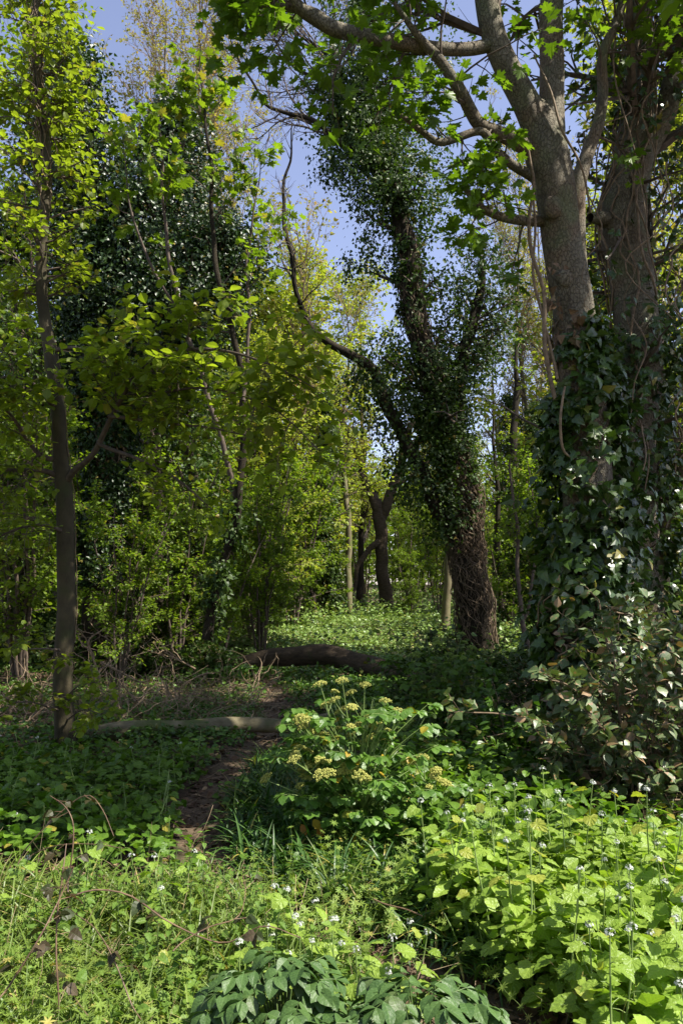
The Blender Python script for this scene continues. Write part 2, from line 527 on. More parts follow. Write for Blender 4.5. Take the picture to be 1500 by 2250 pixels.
def bark_mat(name, c1, c2, c3=None, scale=6, stretch=.25, bump=.6, rough=.85, moss=None, crack=0.0, dist=.03, spots=0.0):
    m = bpy.data.materials.new(name)
    nt, N, Lk = nodes(m)
    out = N.new('ShaderNodeOutputMaterial'); p = N.new('ShaderNodeBsdfPrincipled')
    Lk.new(p.outputs[0], out.inputs['Surface'])
    tc = N.new('ShaderNodeTexCoord'); mp = N.new('ShaderNodeMapping'); mp.inputs['Scale'].default_value = (1, 1, stretch)
    Lk.new(tc.outputs['Object'], mp.inputs['Vector'])
    n1 = N.new('ShaderNodeTexNoise'); n1.inputs['Scale'].default_value = scale; n1.inputs['Detail'].default_value = 8; n1.inputs['Roughness'].default_value = .65
    Lk.new(mp.outputs[0], n1.inputs['Vector'])
    rp = N.new('ShaderNodeValToRGB'); rp.color_ramp.elements[0].position = .32; rp.color_ramp.elements[1].position = .68
    rp.color_ramp.elements[0].color = (*c1, 1); rp.color_ramp.elements[1].color = (*c2, 1)
    Lk.new(n1.outputs['Fac'], rp.inputs[0])
    colr = rp.outputs['Color']
    n2 = N.new('ShaderNodeTexNoise'); n2.inputs['Scale'].default_value = 1.6; n2.inputs['Detail'].default_value = 5
    Lk.new(tc.outputs['Object'], n2.inputs['Vector'])
    if c3:
        m2 = N.new('ShaderNodeMapRange'); m2.inputs[1].default_value = .47; m2.inputs[2].default_value = .62; Lk.new(n2.outputs['Fac'], m2.inputs[0])
        mx = N.new('ShaderNodeMix'); mx.data_type = 'RGBA'; Lk.new(m2.outputs[0], mx.inputs['Factor']); Lk.new(colr, mx.inputs['A']); mx.inputs['B'].default_value = (*c3, 1)
        colr = mx.outputs['Result']
    h = n1.outputs['Fac']
    if crack:
        vo = N.new('ShaderNodeTexVoronoi'); vo.feature = 'DISTANCE_TO_EDGE'; vo.inputs['Scale'].default_value = scale * 7.5
        mp2 = N.new('ShaderNodeMapping'); mp2.inputs['Scale'].default_value = (1, 1, max(stretch, .45))
        wr = N.new('ShaderNodeMix'); wr.data_type = 'RGBA'; wr.blend_type = 'ADD'; wr.inputs['Factor'].default_value = .12
        Lk.new(tc.outputs['Object'], wr.inputs['A']); Lk.new(n1.outputs['Color'], wr.inputs['B'])
        Lk.new(wr.outputs['Result'], mp2.inputs['Vector']); Lk.new(mp2.outputs[0], vo.inputs['Vector'])
        m4 = N.new('ShaderNodeMapRange'); m4.inputs[1].default_value = 0; m4.inputs[2].default_value = .10; Lk.new(vo.outputs['Distance'], m4.inputs[0])
        ad = N.new('ShaderNodeMath'); ad.operation = 'MULTIPLY_ADD'; Lk.new(m4.outputs[0], ad.inputs[0]); ad.inputs[1].default_value = crack; Lk.new(h, ad.inputs[2])
        h = ad.outputs[0]
        mc = N.new('ShaderNodeMix'); mc.data_type = 'RGBA'; mc.blend_type = 'MULTIPLY'
        iv = N.new('ShaderNodeMapRange'); iv.inputs[3].default_value = .55 * min(1, crack * 2); iv.inputs[4].default_value = 0; Lk.new(m4.outputs[0], iv.inputs[0])
        Lk.new(iv.outputs[0], mc.inputs['Factor']); Lk.new(colr, mc.inputs['A']); mc.inputs['B'].default_value = (.25, .2, .17, 1)
        colr = mc.outputs['Result']
    if moss:
        n3 = N.new('ShaderNodeTexNoise'); n3.inputs['Scale'].default_value = 3.1; n3.inputs['Detail'].default_value = 6; Lk.new(tc.outputs['Object'], n3.inputs['Vector'])
        m5 = N.new('ShaderNodeMapRange'); m5.inputs[1].default_value = moss[3]; m5.inputs[2].default_value = moss[3] + .16; Lk.new(n3.outputs['Fac'], m5.inputs[0])
        mo = N.new('ShaderNodeMix'); mo.data_type = 'RGBA'; Lk.new(m5.outputs[0], mo.inputs['Factor']); Lk.new(colr, mo.inputs['A']); mo.inputs['B'].default_value = (*moss[:3], 1)
        colr = mo.outputs['Result']
    Lk.new(colr, p.inputs['Base Color'])
    p.inputs['Roughness'].default_value = rough; p.inputs['Specular IOR Level'].default_value = .25
    b = N.new('ShaderNodeBump'); b.inputs['Strength'].default_value = bump; b.inputs['Distance'].default_value = dist
    Lk.new(h, b.inputs['Height']); Lk.new(b.outputs[0], p.inputs['Normal'])
    return m


def plain_mat(name, c1, c2, rough=.7, trans=0.0, scale=20):
    m = bpy.data.materials.new(name)
    nt, N, Lk = nodes(m)
    out = N.new('ShaderNodeOutputMaterial'); p = N.new('ShaderNodeBsdfPrincipled')
    tc = N.new('ShaderNodeTexCoord'); n1 = N.new('ShaderNodeTexNoise'); n1.inputs['Scale'].default_value = scale; n1.inputs['Detail'].default_value = 4
    Lk.new(tc.outputs['Object'], n1.inputs['Vector'])
    rp = N.new('ShaderNodeValToRGB'); rp.color_ramp.elements[0].position = .35; rp.color_ramp.elements[1].position = .65
    rp.color_ramp.elements[0].color = (*c1, 1); rp.color_ramp.elements[1].color = (*c2, 1)
    Lk.new(n1.outputs['Fac'], rp.inputs[0]); Lk.new(rp.outputs[0], p.inputs['Base Color'])
    p.inputs['Roughness'].default_value = rough
    if trans:
        tr = N.new('ShaderNodeBsdfTranslucent'); Lk.new(rp.outputs[0], tr.inputs['Color'])
        ms = N.new('ShaderNodeMixShader'); ms.inputs['Fac'].default_value = trans
        Lk.new(p.outputs[0], ms.inputs[1]); Lk.new(tr.outputs[0], ms.inputs[2]); Lk.new(ms.outputs[0], out.inputs['Surface'])
    else:
        Lk.new(p.outputs[0], out.inputs['Surface'])
    return m


M = dict(
    beech=leaf_mat('beech_leaf', (.15, .21, .02), (.24, .31, .032), (.24, .22, .04), .05, .58, (1.25, 1.3, .5), .42, .4, vein=.3),
    syc=leaf_mat('sycamore_leaf', (.12, .20, 0.0176), (.20, .29, 0.0280), (.27, .25, .045), .05, .55, (1.25, 1.3, .45), .45, .35),
    sycdark=leaf_mat('old_sycamore_leaf', (.085, .16, 0.0144), (.14, .23, 0.0240), None, .03, .45, (1.3, 1.4, .4), .45, .4, vein=.25),
    bright=leaf_mat('young_maple_leaf', (.25, .32, .04), (.36, .42, .06), (.42, .36, .07), .08, .5, (1.2, 1.2, .5), .5, .3),
    bud=leaf_mat('opening_leaf', (.26, .28, .05), (.36, .36, .08), (.36, .26, .08), .12, .45, (1.2, 1.1, .6), .55, .25),
    mid=leaf_mat('hazel_leaf', (.11, .18, .018), (.20, .29, .03), (.20, .22, .03), .05, .55, (1.3, 1.35, .45), .45, .35),
    ivy=leaf_mat('ivy_leaf', (.014, .036, .006), (.032, .066, .011), (.20, .15, .02), .014, .12, (1.6, 1.8, .5), .42, .5),
    ivyfar=leaf_mat('climbing_ivy_leaf', (.026, .054, .008), (.058, .100, .015), (.16, .12, .02), .012, .24, (1.6, 1.8, .5), .50, .35),
    ivynear=leaf_mat('glossy_ivy_leaf', (.022, .052, .007), (.052, .100, .012), (.17, .15, .02), .022, .10, (1.6, 1.8, .5), .36, .6, vein=.35),
    bush=leaf_mat('bush_ivy_leaf', (.065, .105, .030), (.115, .165, .055), (.26, .16, .08), .09, .14, (1.5, 1.6, .5), .44, .7, vein=.3, brown=(.25, .15, .08, .60)),
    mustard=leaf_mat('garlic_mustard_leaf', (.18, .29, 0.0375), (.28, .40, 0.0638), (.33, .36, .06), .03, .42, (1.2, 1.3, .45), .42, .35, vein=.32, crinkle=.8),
    mustshade=leaf_mat('shade_toned_herb_leaf', (.07, .15, 0.0150), (.12, .22, 0.0225), (.30, .26, .04), .02, .38, (1.2, 1.3, .5), .42, .4, vein=.2, crinkle=.6),  # darker copy of the mustard leaf; shade is put into the colour
    nettle=leaf_mat('nettle_leaf', (.10, .19, 0.0300), (.16, .26, 0.0450), None, .03, .35, (1.2, 1.3, .5), .5, .3, vein=.4, crinkle=.8),
    cleaver=leaf_mat('cleavers_leaf', (.16, .25, 0.0400), (.24, .33, 0.0640), (.40, .36, .10), .06, .4, (1.2, 1.2, .5), .5, .3),
    grass=leaf_mat('grass_leaf', (.11, .19, 0.0280), (.20, .28, 0.0480), (.45, .38, .14), .05, .35, (1.2, 1.2, .5), .42, .4),
    strap=leaf_mat('bluebell_leaf', (.030, .085, 0.0110), (.055, .12, 0.0175), (.32, .28, .06), .03, .25, (1.3, 1.5, .5), .46, .55),
    alex=leaf_mat('alexanders_leaf', (.065, .15, 0.0192), (.11, .21, 0.0300), (.40, .27, .02), .02, .32, (1.3, 1.4, .5), .42, .45, vein=.25, crinkle=.5),
    dark=leaf_mat('privet_leaf', (.045, .095, .024), (.075, .140, .036), (.08, .12, .04), .05, .15, (1.4, 1.6, .6), .48, .35, vein=.45, crinkle=.5),
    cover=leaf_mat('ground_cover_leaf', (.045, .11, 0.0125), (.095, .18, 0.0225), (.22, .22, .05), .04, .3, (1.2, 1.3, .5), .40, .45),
    coverlit=leaf_mat('sun_toned_cover_leaf', (.13, .23, 0.0490), (.24, .34, 0.0840), (.38, .36, .14), .03, .3, (1.2, 1.2, .6), .42, .5),  # paler cover leaf; the clearing's sunlight is put into its colour
    litter=leaf_mat('dead_leaf', (.060, .035, .020), (.15, .095, .055), (.28, .20, .11), .10, .1, (1, 1, 1), .7, .2),
    bramble=leaf_mat('bramble_leaf', (.045, .028, .012), (.040, .060, .018), (.11, .08, .05), .15, .25, (1.4, 1.0, .6), .5, .35, vein=.5),
    yellow=leaf_mat('yellowing_leaf', (.45, .33, .03), (.55, .36, .04), (.35, .16, .03), .3, .4, (1.2, 1.1, .5), .5, .3),
    gone=leaf_mat('withered_ivy_leaf', (.10, .06, .03), (.17, .11, .065), (.24, .18, .11), .2, .15, (1, 1, 1), .6, .3),
    barksyc=bark_mat('sycamore_bark', (.105, .090, .060), (.225, .200, .145), (.17, .125, .080), 5, .5, .9, .8, (.15, .155, .085, .53), .34, .03),
    barksmooth=bark_mat('beech_bark', (.045, .040, .020), (.100, .086, .050), None, 5, .7, .4, .75, (.075, .085, .03, .56), .0, .02),
    barkdark=bark_mat('ivy_clad_bark', (.020, .016, .009), (.052, .040, .024), None, 9, .2, .8, .9, None, .3, .03),
    barklog=bark_mat('log_bark', (.060, .043, .026), (.15, .110, .070), None, 7, 3.2, 1.0, .85, (.07, .085, .03, .62), .35, .03),
    barkbrown=bark_mat('hornbeam_bark', (.038, .032, .017), (.090, .074, .042), None, 6, .6, .6, .8, (.060, .070, .025, .54), .12, .02),
    barklog2=bark_mat('smooth_log_bark', (.10, .085, .045), (.21, .18, .105), None, 7, 1.6, .8, .75, (.085, .105, .030, .50), .0, .015),
    barkpale=bark_mat('mossy_pole_bark', (.12, .10, .055), (.22, .19, .11), None, 6, .6, .4, .8, (.14, .16, .05, .52), .0, .01),
    twig=plain_mat('twig_bark', (.060, .042, .030), (.12, .088, .062), .8),
    twigpale=plain_mat('pale_twig_bark', (.15, .105, .06), (.28, .20, .12), .75),
    vine=plain_mat('ivy_root', (.14, .095, .055), (.25, .18, .11), .8),
    vinedark=plain_mat('old_ivy_root', (.075, .052, .030), (.20, .14, .085), .85),
    straw=plain_mat('dry_stalk', (.22, .16, .08), (.42, .33, .19), .7),
    rust=plain_mat('bramble_cane', (.085, .045, .028), (.20, .13, .07), .6),
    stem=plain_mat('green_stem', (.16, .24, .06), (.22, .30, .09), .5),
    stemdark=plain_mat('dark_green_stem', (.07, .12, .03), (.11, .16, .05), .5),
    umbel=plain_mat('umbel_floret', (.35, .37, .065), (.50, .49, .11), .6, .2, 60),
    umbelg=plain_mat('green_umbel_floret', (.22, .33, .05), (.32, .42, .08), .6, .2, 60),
    petal=plain_mat('white_petal', (.42, .45, .40), (.58, .60, .56), .6, .25, 60),
)

# ------------------------------------------------------------------ ground
def ground_mat():
    m = bpy.data.materials.new('woodland_soil')
    nt, N, Lk = nodes(m)
    out = N.new('ShaderNodeOutputMaterial'); p = N.new('ShaderNodeBsdfPrincipled'); Lk.new(p.outputs[0], out.inputs['Surface'])
    tc = N.new('ShaderNodeTexCoord')
    n1 = N.new('ShaderNodeTexNoise'); n1.inputs['Scale'].default_value = 9; n1.inputs['Detail'].default_value = 10; n1.inputs['Roughness'].default_value = .7
    n2 = N.new('ShaderNodeTexNoise'); n2.inputs['Scale'].default_value = 1.1; n2.inputs['Detail'].default_value = 4
    Lk.new(tc.outputs['Object'], n1.inputs['Vector']); Lk.new(tc.outputs['Object'], n2.inputs['Vector'])
    rp = N.new('ShaderNodeValToRGB'); e = rp.color_ramp.elements
    e[0].position = .3; e[0].color = (.026, .018, .012, 1); e[1].position = .7; e[1].color = (.125, .090, .060, 1)
    Lk.new(n1.outputs['Fac'], rp.inputs[0])
    at = N.new('ShaderNodeAttribute'); at.attribute_name = 'lf'
    sp = N.new('ShaderNodeSeparateXYZ'); Lk.new(at.outputs['Vector'], sp.inputs[0])
    # trodden earth on the path, paler and smoother
    mx = N.new('ShaderNodeMix'); mx.data_type = 'RGBA'; Lk.new(sp.outputs['X'], mx.inputs['Factor']); Lk.new(rp.outputs[0], mx.inputs['A'])
    r2 = N.new('ShaderNodeValToRGB'); f = r2.color_ramp.elements
    f[0].position = .3; f[0].color = (.075, .052, .036, 1); f[1].position = .72; f[1].color = (.18, .13, .082, 1)
    Lk.new(n1.outputs['Fac'], r2.inputs[0]); Lk.new(r2.outputs[0], mx.inputs['B'])
    mg = N.new('ShaderNodeMix'); mg.data_type = 'RGBA'
    m5 = N.new('ShaderNodeMapRange'); m5.inputs[1].default_value = .5; m5.inputs[2].default_value = .65; m5.inputs[4].default_value = .6; Lk.new(n2.outputs['Fac'], m5.inputs[0])
    Lk.new(m5.outputs[0], mg.inputs['Factor']); Lk.new(mx.outputs['Result'], mg.inputs['A']); mg.inputs['B'].default_value = (.045, .055, .020, 1)
    Lk.new(mg.outputs['Result'], p.inputs['Base Color']); p.inputs['Roughness'].default_value = .95; p.inputs['Specular IOR Level'].default_value = .2
    b = N.new('ShaderNodeBump'); b.inputs['Distance'].default_value = .04; b.inputs['Strength'].default_value = .9
    Lk.new(n1.outputs['Fac'], b.inputs['Height']); Lk.new(b.outputs[0], p.inputs['Normal'])
    return m


def axis(a, b, d0, k):
    o = [0.0]
    while o[-1] < b: o.append(o[-1] + d0 + abs(o[-1]) * k)
    return np.array(o)


gxp = axis(0, 130, .12, .035); gx = np.r_[-gxp[:0:-1], gxp]
gy = np.r_[-axis(0, 40, .2, .06)[:0:-1], axis(0, 130, .12, .022)]
GX, GY = np.meshgrid(gx, gy)
GZ = ground_z(GX, GY) - .035 * on_path(GX, GY) * (GY < 20)
gg = Geo()
ii = np.arange(GX.size).reshape(GX.shape)
q = np.stack([ii[:-1, :-1], ii[:-1, 1:], ii[1:, 1:], ii[1:, :-1]], -1).reshape(-1, 4)
A = np.zeros((GX.size, 3)); A[:, 0] = np.clip(on_path(GX, GY).ravel() * 1.6, 0, 1) * (GY.ravel() < 26)
gg.add(np.stack([GX, GY, GZ], -1).reshape(-1, 3), q, A)
tag(gg.obj('ground', ground_mat(), smooth=True), kind='structure')


# ------------------------------------------------------------------ ivy
def clad(g, lb, clumps, per, prof, size, temps, t0=0.0, t1=1.0, cr=.22, down=.5, up=.35, keep=None):
    """ivy standing off a limb: clumps of leaves round it; prof(t) = how far it stands off"""
    P, r = lb
    n = len(P)
    t = rng.uniform(t0, t1, clumps)
    f = t * (n - 1); i = np.minimum(f.astype(int), n - 2); w = (f - i)[:, None]
    c = P[i] * (1 - w) + P[i + 1] * w
    T = nrm(P[i + 1] - P[i])
    o = perp(T)
    rr = r[i] * (1 - w[:, 0]) + r[i + 1] * w[:, 0]
    th = prof(t)
    c = c + o * (rr + th * np.sqrt(rng.random(clumps)) * (1 + .35 * np.sin(t * 37 + np.arctan2(o[:, 1], o[:, 0]) * 2)))[:, None]
    if keep is not None:
        k = keep(c); c, o, rr, th = c[k], o[k], rr[k], th[k]
    K = len(c)
    c2 = np.repeat(c, per, 0); o2 = np.repeat(o, per, 0)
    sc = np.repeat(np.minimum(cr, .05 + th * .5), per)[:, None]
    p = c2 + rng.normal(size=c2.shape) * sc * .6
    D = o2 * .5 + rng.normal(size=p.shape) * .7; D[:, 2] -= down
    N = o2 * .8 + rng.normal(size=p.shape) * .45; N[:, 2] += up
    return scatter(g, temps, p, D, N, size * rng.uniform(.6, 1.3, len(p)))


def ivy_roots(lb, count, t0, t1, rv=.012, wob=.9, off=.0, drift=2.0, n=26):
    """woody ivy stems winding up a trunk"""
    P, r = lb
    m = len(P)
    Ps, Rs = [], []
    for k in range(count):
        a0 = rng.uniform(0, 6.28); s0 = rng.uniform(t0, t1 - .15 * (t1 - t0)); s1 = min(t1, s0 + rng.uniform(.2, .75) * (t1 - t0))
        t = np.linspace(s0, s1, n); f = t * (m - 1); i = np.minimum(f.astype(int), m - 2); w = (f - i)[:, None]
        c = P[i] * (1 - w) + P[i + 1] * w; rr = r[i] * (1 - w[:, 0]) + r[i + 1] * w[:, 0]
        T = nrm(P[i + 1] - P[i])
        X = nrm(np.cross(T, np.array([[.1, 1., .0]]))); Yv = np.cross(T, X)
        u = np.linspace(0, 1, n)
        a = a0 + rng.normal() * drift * u + wob * np.sin(u * rng.uniform(4, 14) + a0) * .5 + .2 * np.sin(u * 31 + a0)
        d = rr * 1.04 + rv * .4 + off * rng.random() * (1 + np.sin(u * rng.uniform(5, 20)))
        Ps.append(c + (X * np.cos(a)[:, None] + Yv * np.sin(a)[:, None]) * d[:, None])
        Rs.append(np.full(n, rv * rng.uniform(.4, 1.3)) * (1 - .4 * u))
    return tubes(np.array(Ps), np.array(Rs), 4)


def trunk_obj(name, lb, mat, parent, sides=16, rough=.06, n=None, extra=None):
    P, r = limb_arr(lb, n or max(12, int(len(lb[0]) * 1.6)))
    g = Geo(); g.add(*tubes(P, r, sides, rough))
    if extra: g.merge(extra)
    return g.obj(name, mat, parent, smooth=True)


def twiggery(limbs, k1, l1, k2, l2, t0=.25, ang=(.6, 1.3), up=.03, rr=.35, n1=6, n2=5, wander=.16, w2=.2, rmin=.004, k3=0, l3=.3, sides=4, lo=.3):
    """side branches and twigs on limbs; returns geometry and the last twigs"""
    g = Geo(); tw = []
    for lb in limbs:
        P, r = limb_arr(lb, 14)
        pos, D, l, rad, t = spawn(P[None], r[None], np.array([k1]), t0, .98, ang, l1, rr)
        P1, R1 = grow(pos, D, l, np.maximum(rad, rmin * 1.6), n1, wander, up, lo)
        g.add(*tubes(P1, R1, sides))
        pos, D, l, rad, t = spawn(P1, R1, np.full(len(P1), k2), .15, 1.0, (.4, 1.1), l2, .6)
        P2, R2 = grow(pos, D, l, np.maximum(rad, rmin), n2, w2, up, lo)
        g.add(*tubes(P2, R2, 3))
        tw.append(P2)
        if k3:
            pos, D, l, rad, t = spawn(P2, R2, np.full(len(P2), k3), .15, 1.0, (.4, 1.1), l3, .6)
            P3, R3 = grow(pos, D, l, np.maximum(rad, rmin * .7), n2, w2, up, lo)
            g.add(*tubes(P3, R3, 3))
            tw[-1] = P3
    return g, tw


# ------------------------------------------------------------------ trees standing behind: one of each kind, then copies
def maple_proto(seed, H=13, r0=.16, Rc=3.2, cs=.22, n1=34, k2=11, per=15, size=.105, mat='bright', temps=None, loc=(0, 0, 0), label='', name='maple_tree', bark='barkdark', up=.05, wander=.12, lean=.5):
    global rng
    keep = rng; rng = np.random.default_rng(seed)
    loc = np.array(loc, float)
    root = thing(name, label, 'tree', loc)
    pts = [(loc[0], loc[1], loc[2] - .2, r0 * 1.35), (loc[0], loc[1], loc[2] + .8, r0)]
    x = y = 0
    for k in range(1, 6):
        x += rng.normal() * .12 * lean * 2; y += rng.normal() * .12
        pts.append((loc[0] + x, loc[1] + y, loc[2] + H * k / 5.0, r0 * (1 - k / 5.6)))
    lb = spline(pts, 22, .02)
    trunk_obj('trunk', lb, M[bark], root, 10)
    P, r = limb_arr(lb, 14)
    pos, D, l, rad, t = spawn(P[None], r[None], np.array([n1]), cs, .99, (.7, 1.35), 1, .5, tl=0)
    l = Rc * rng.uniform(.6, 1.15, n1) * np.sqrt(np.clip(1.08 - ((t - cs) / (1 - cs)) ** 1.7, .1, 1))
    P1, R1 = grow(pos, D, l, np.maximum(rad, .018), 7, wander, up, .25)
    g = Geo(); g.add(*tubes(P1, R1, 4))
    pos, D, l, rad, t = spawn(P1, R1, np.full(n1, k2), .2, 1.0, (.4, 1.1), Rc * .38, .6)
    P2, R2 = grow(pos, D, l, np.maximum(rad, .006), 5, .2, up, .3)
    g.add(*tubes(P2, R2, 3))
    g.obj('branches', M['twig'], root)
    c = Geo()
    leaves_along(c, P2, temps or [SMALL], per, size, t0=.0, flat=.55, spread=.9, off=.04, sv=.45)
    c.obj('crown', M[mat], root)
    rng = keep
    return root


def ivy_proto(seed, H=10, r0=.22, thick=.55, clumps=620, per=26, loc=(0, 0, 0), label='', size=.085):
    global rng
    keep = rng; rng = np.random.default_rng(seed)
    loc = np.array(loc, float)
    root = thing('ivy_clad_tree', label, 'tree', loc)
    pts = [(loc[0], loc[1], loc[2] - .2, r0 * 1.3)]
    x = 0
    for k in range(0, 6):
        pts.append((loc[0] + x, loc[1], loc[2] + .5 + H * k / 5.0, r0 * (1 - k / 6.5)))
        x += rng.normal() * .22
    lb = spline(pts, 22, .03)
    trunk_obj('trunk', lb, M['barkdark'], root, 10)
    g, tw = twiggery([lb], 26, 1.6, 6, .7, .35, (.6, 1.2), .06)
    g.obj('branches', M['twig'], root)
    c = Geo()
    clad(c, lb, clumps, per, lambda t: .06 + thick * (.25 + np.sin(np.clip(t, 0, 1) * 3.0) ** 2 * .9), size, [IVY_LO], .06, 1.0, .24)
    c.obj('ivy', M['ivyfar'], root)
    c = Geo(); leaves_along(c, tw[0], [SMALL], 9, .09, flat=.4)
    c.obj('crown', M['mid'], root)
    rng = keep
    return root


def bare_proto(seed, H=14, r0=.13, loc=(0, 0, 0), label='', n1=30, k2=9, k3=4, Rc=2.3, per=3, lsize=.075, cs=.25):
    global rng
    keep = rng; rng = np.random.default_rng(seed)
    loc = np.array(loc, float)
    root = thing('budding_tree', label, 'tree', loc)
    pts = [(loc[0], loc[1], loc[2] - .2, r0 * 1.3)]
    x = y = 0
    for k in range(0, 6):
        pts.append((loc[0] + x, loc[1] + y, loc[2] + .4 + H * k / 5.0, r0 * (1 - k / 5.7)))
        x += rng.normal() * .25; y += rng.normal() * .25
    lb = spline(pts, 22, .03)
    trunk_obj('trunk', lb, M['barksmooth'], root, 10)
    P, r = limb_arr(lb, 14)
    pos, D, l, rad, t = spawn(P[None], r[None], np.array([n1]), cs, .99, (.35, .85), 1, .6, tl=0)
    l = Rc * rng.uniform(.7, 1.3, n1)
    P1, R1 = grow(pos, D, l, np.maximum(rad, .02), 7, .12, .09, .3)
    g = Geo(); g.add(*tubes(P1, R1, 4))
    pos, D, l, rad, t = spawn(P1, R1, np.full(n1, k2), .15, 1.0, (.35, .95), Rc * .42, .6)
    P2, R2 = grow(pos, D, l, np.maximum(rad, .009), 6, .18, .07, .35)
    g.add(*tubes(P2, R2, 3))
    pos, D, l, rad, t = spawn(P2, R2, np.full(len(P2), k3), .2, 1.0, (.3, .9), Rc * .2, .7)
    P3, R3 = grow(pos, D, l, np.maximum(rad, .006), 5, .2, .08, .5)
    g.add(*tubes(P3, R3, 3))
    g.obj('branches', M['twigpale'], root)
    c = Geo(); leaves_along(c, P3, [SMALL], per, lsize, t0=.4, flat=.3, droop=.0, sv=.6)
    c.obj('crown', M['bud'], root)
    rng = keep
    return root


def hazel_proto(seed, H=5.0, stems=6, loc=(0, 0, 0), label='', per=13, size=.085, mat='mid', Rc=1.3):
    global rng
    keep = rng; rng = np.random.default_rng(seed)
    loc = np.array(loc, float)
    root = thing('hazel_bush', label, 'bush', loc)
    st, D0 = [], []
    limbs = []
    for k in range(stems):
        a = rng.uniform(0, 6.28); s = rng.uniform(.1, .35)
        e = np.array([math.cos(a) * H * s, math.sin(a) * H * s, H * rng.uniform(.7, 1.0)])
        p0 = loc + np.array([math.cos(a) * .12, math.sin(a) * .12, -.1])
        limbs.append(spline([(*p0, .04), (*(p0 + e * [.25, .25, .4]), .032), (*(p0 + e * [.6, .6, .75]), .022), (*(p0 + e), .008)], 12, .04))
    for lb in limbs:
        trunk_obj('stem', lb, M['twig'], root, 6, 0)
    g, tw = twiggery(limbs, 12, Rc, 7, .5, .15, (.7, 1.3), .04)
    g.obj('branches', M['twig'], root)
    c = Geo()
    for P in tw: leaves_along(c, P, [SMALL, OVATE], per, size, t0=0, flat=.6, sv=.4)
    c.obj('crown', M[mat], root)
    rng = keep
    return root


def far_at(px, Y):
    p = W(px, 1290, Y)
    return np.array([p[0], Y, float(ground_z(p[0], Y))])


PLACES = ['at the far left', 'left of the fallen log', 'over the left end of the log', 'behind the middle of the log', 'beyond the clearing', 'right of the ivy clad tree', 'beside the big trunk at right']


# kind, px, depth, scale, label
mapleA = maple_proto(101, loc=far_at(610, 30), H=12.9, n1=58, k2=15, per=20, size=.14, Rc=4.4, cs=.12, label='bright yellow green young maple filling the gap below the patch of sky')
mapleB = maple_proto(102, loc=far_at(790, 36), H=15, n1=46, k2=14, per=18, size=.14, Rc=4.3, cs=.15, label='tall yellow green maple far behind, just left of the leaning ivy trunk')
mapleC = maple_proto(103, loc=far_at(160, 27), H=14, n1=44, k2=13, per=18, size=.125, mat='syc', Rc=3.8, cs=.1, label='leafy green maple standing behind the slender grey trunk at left')
hazelA = hazel_proto(111, loc=far_at(560, 19), label='green hazel bush behind the left end of the big fallen log')
hazelB = hazel_proto(112, loc=far_at(640, 24), H=6.0, Rc=1.7, mat='syc', size=.10, label='pale green hazel bush at the back edge of the sunny clearing')
ivyA = ivy_proto(121, loc=far_at(430, 21), label='dark ivy clad trunk in the wood left of the clearing')
ivyB = ivy_proto(122, loc=far_at(738, 27), H=7.5, thick=.25, label='slim ivy clad trunk left of the far forked oak')
bareA = bare_proto(131, loc=far_at(390, 24), H=21, Rc=3.0, n1=44, k2=11, k3=5, per=4, lsize=.085, label='tall budding tree with fine tan twigs rising above the ivy crown at left')
bareB = bare_proto(132, loc=far_at(660, 27), H=13.6, n1=26, per=2, lsize=.11, label='thinly leaved budding maple against the blue sky')

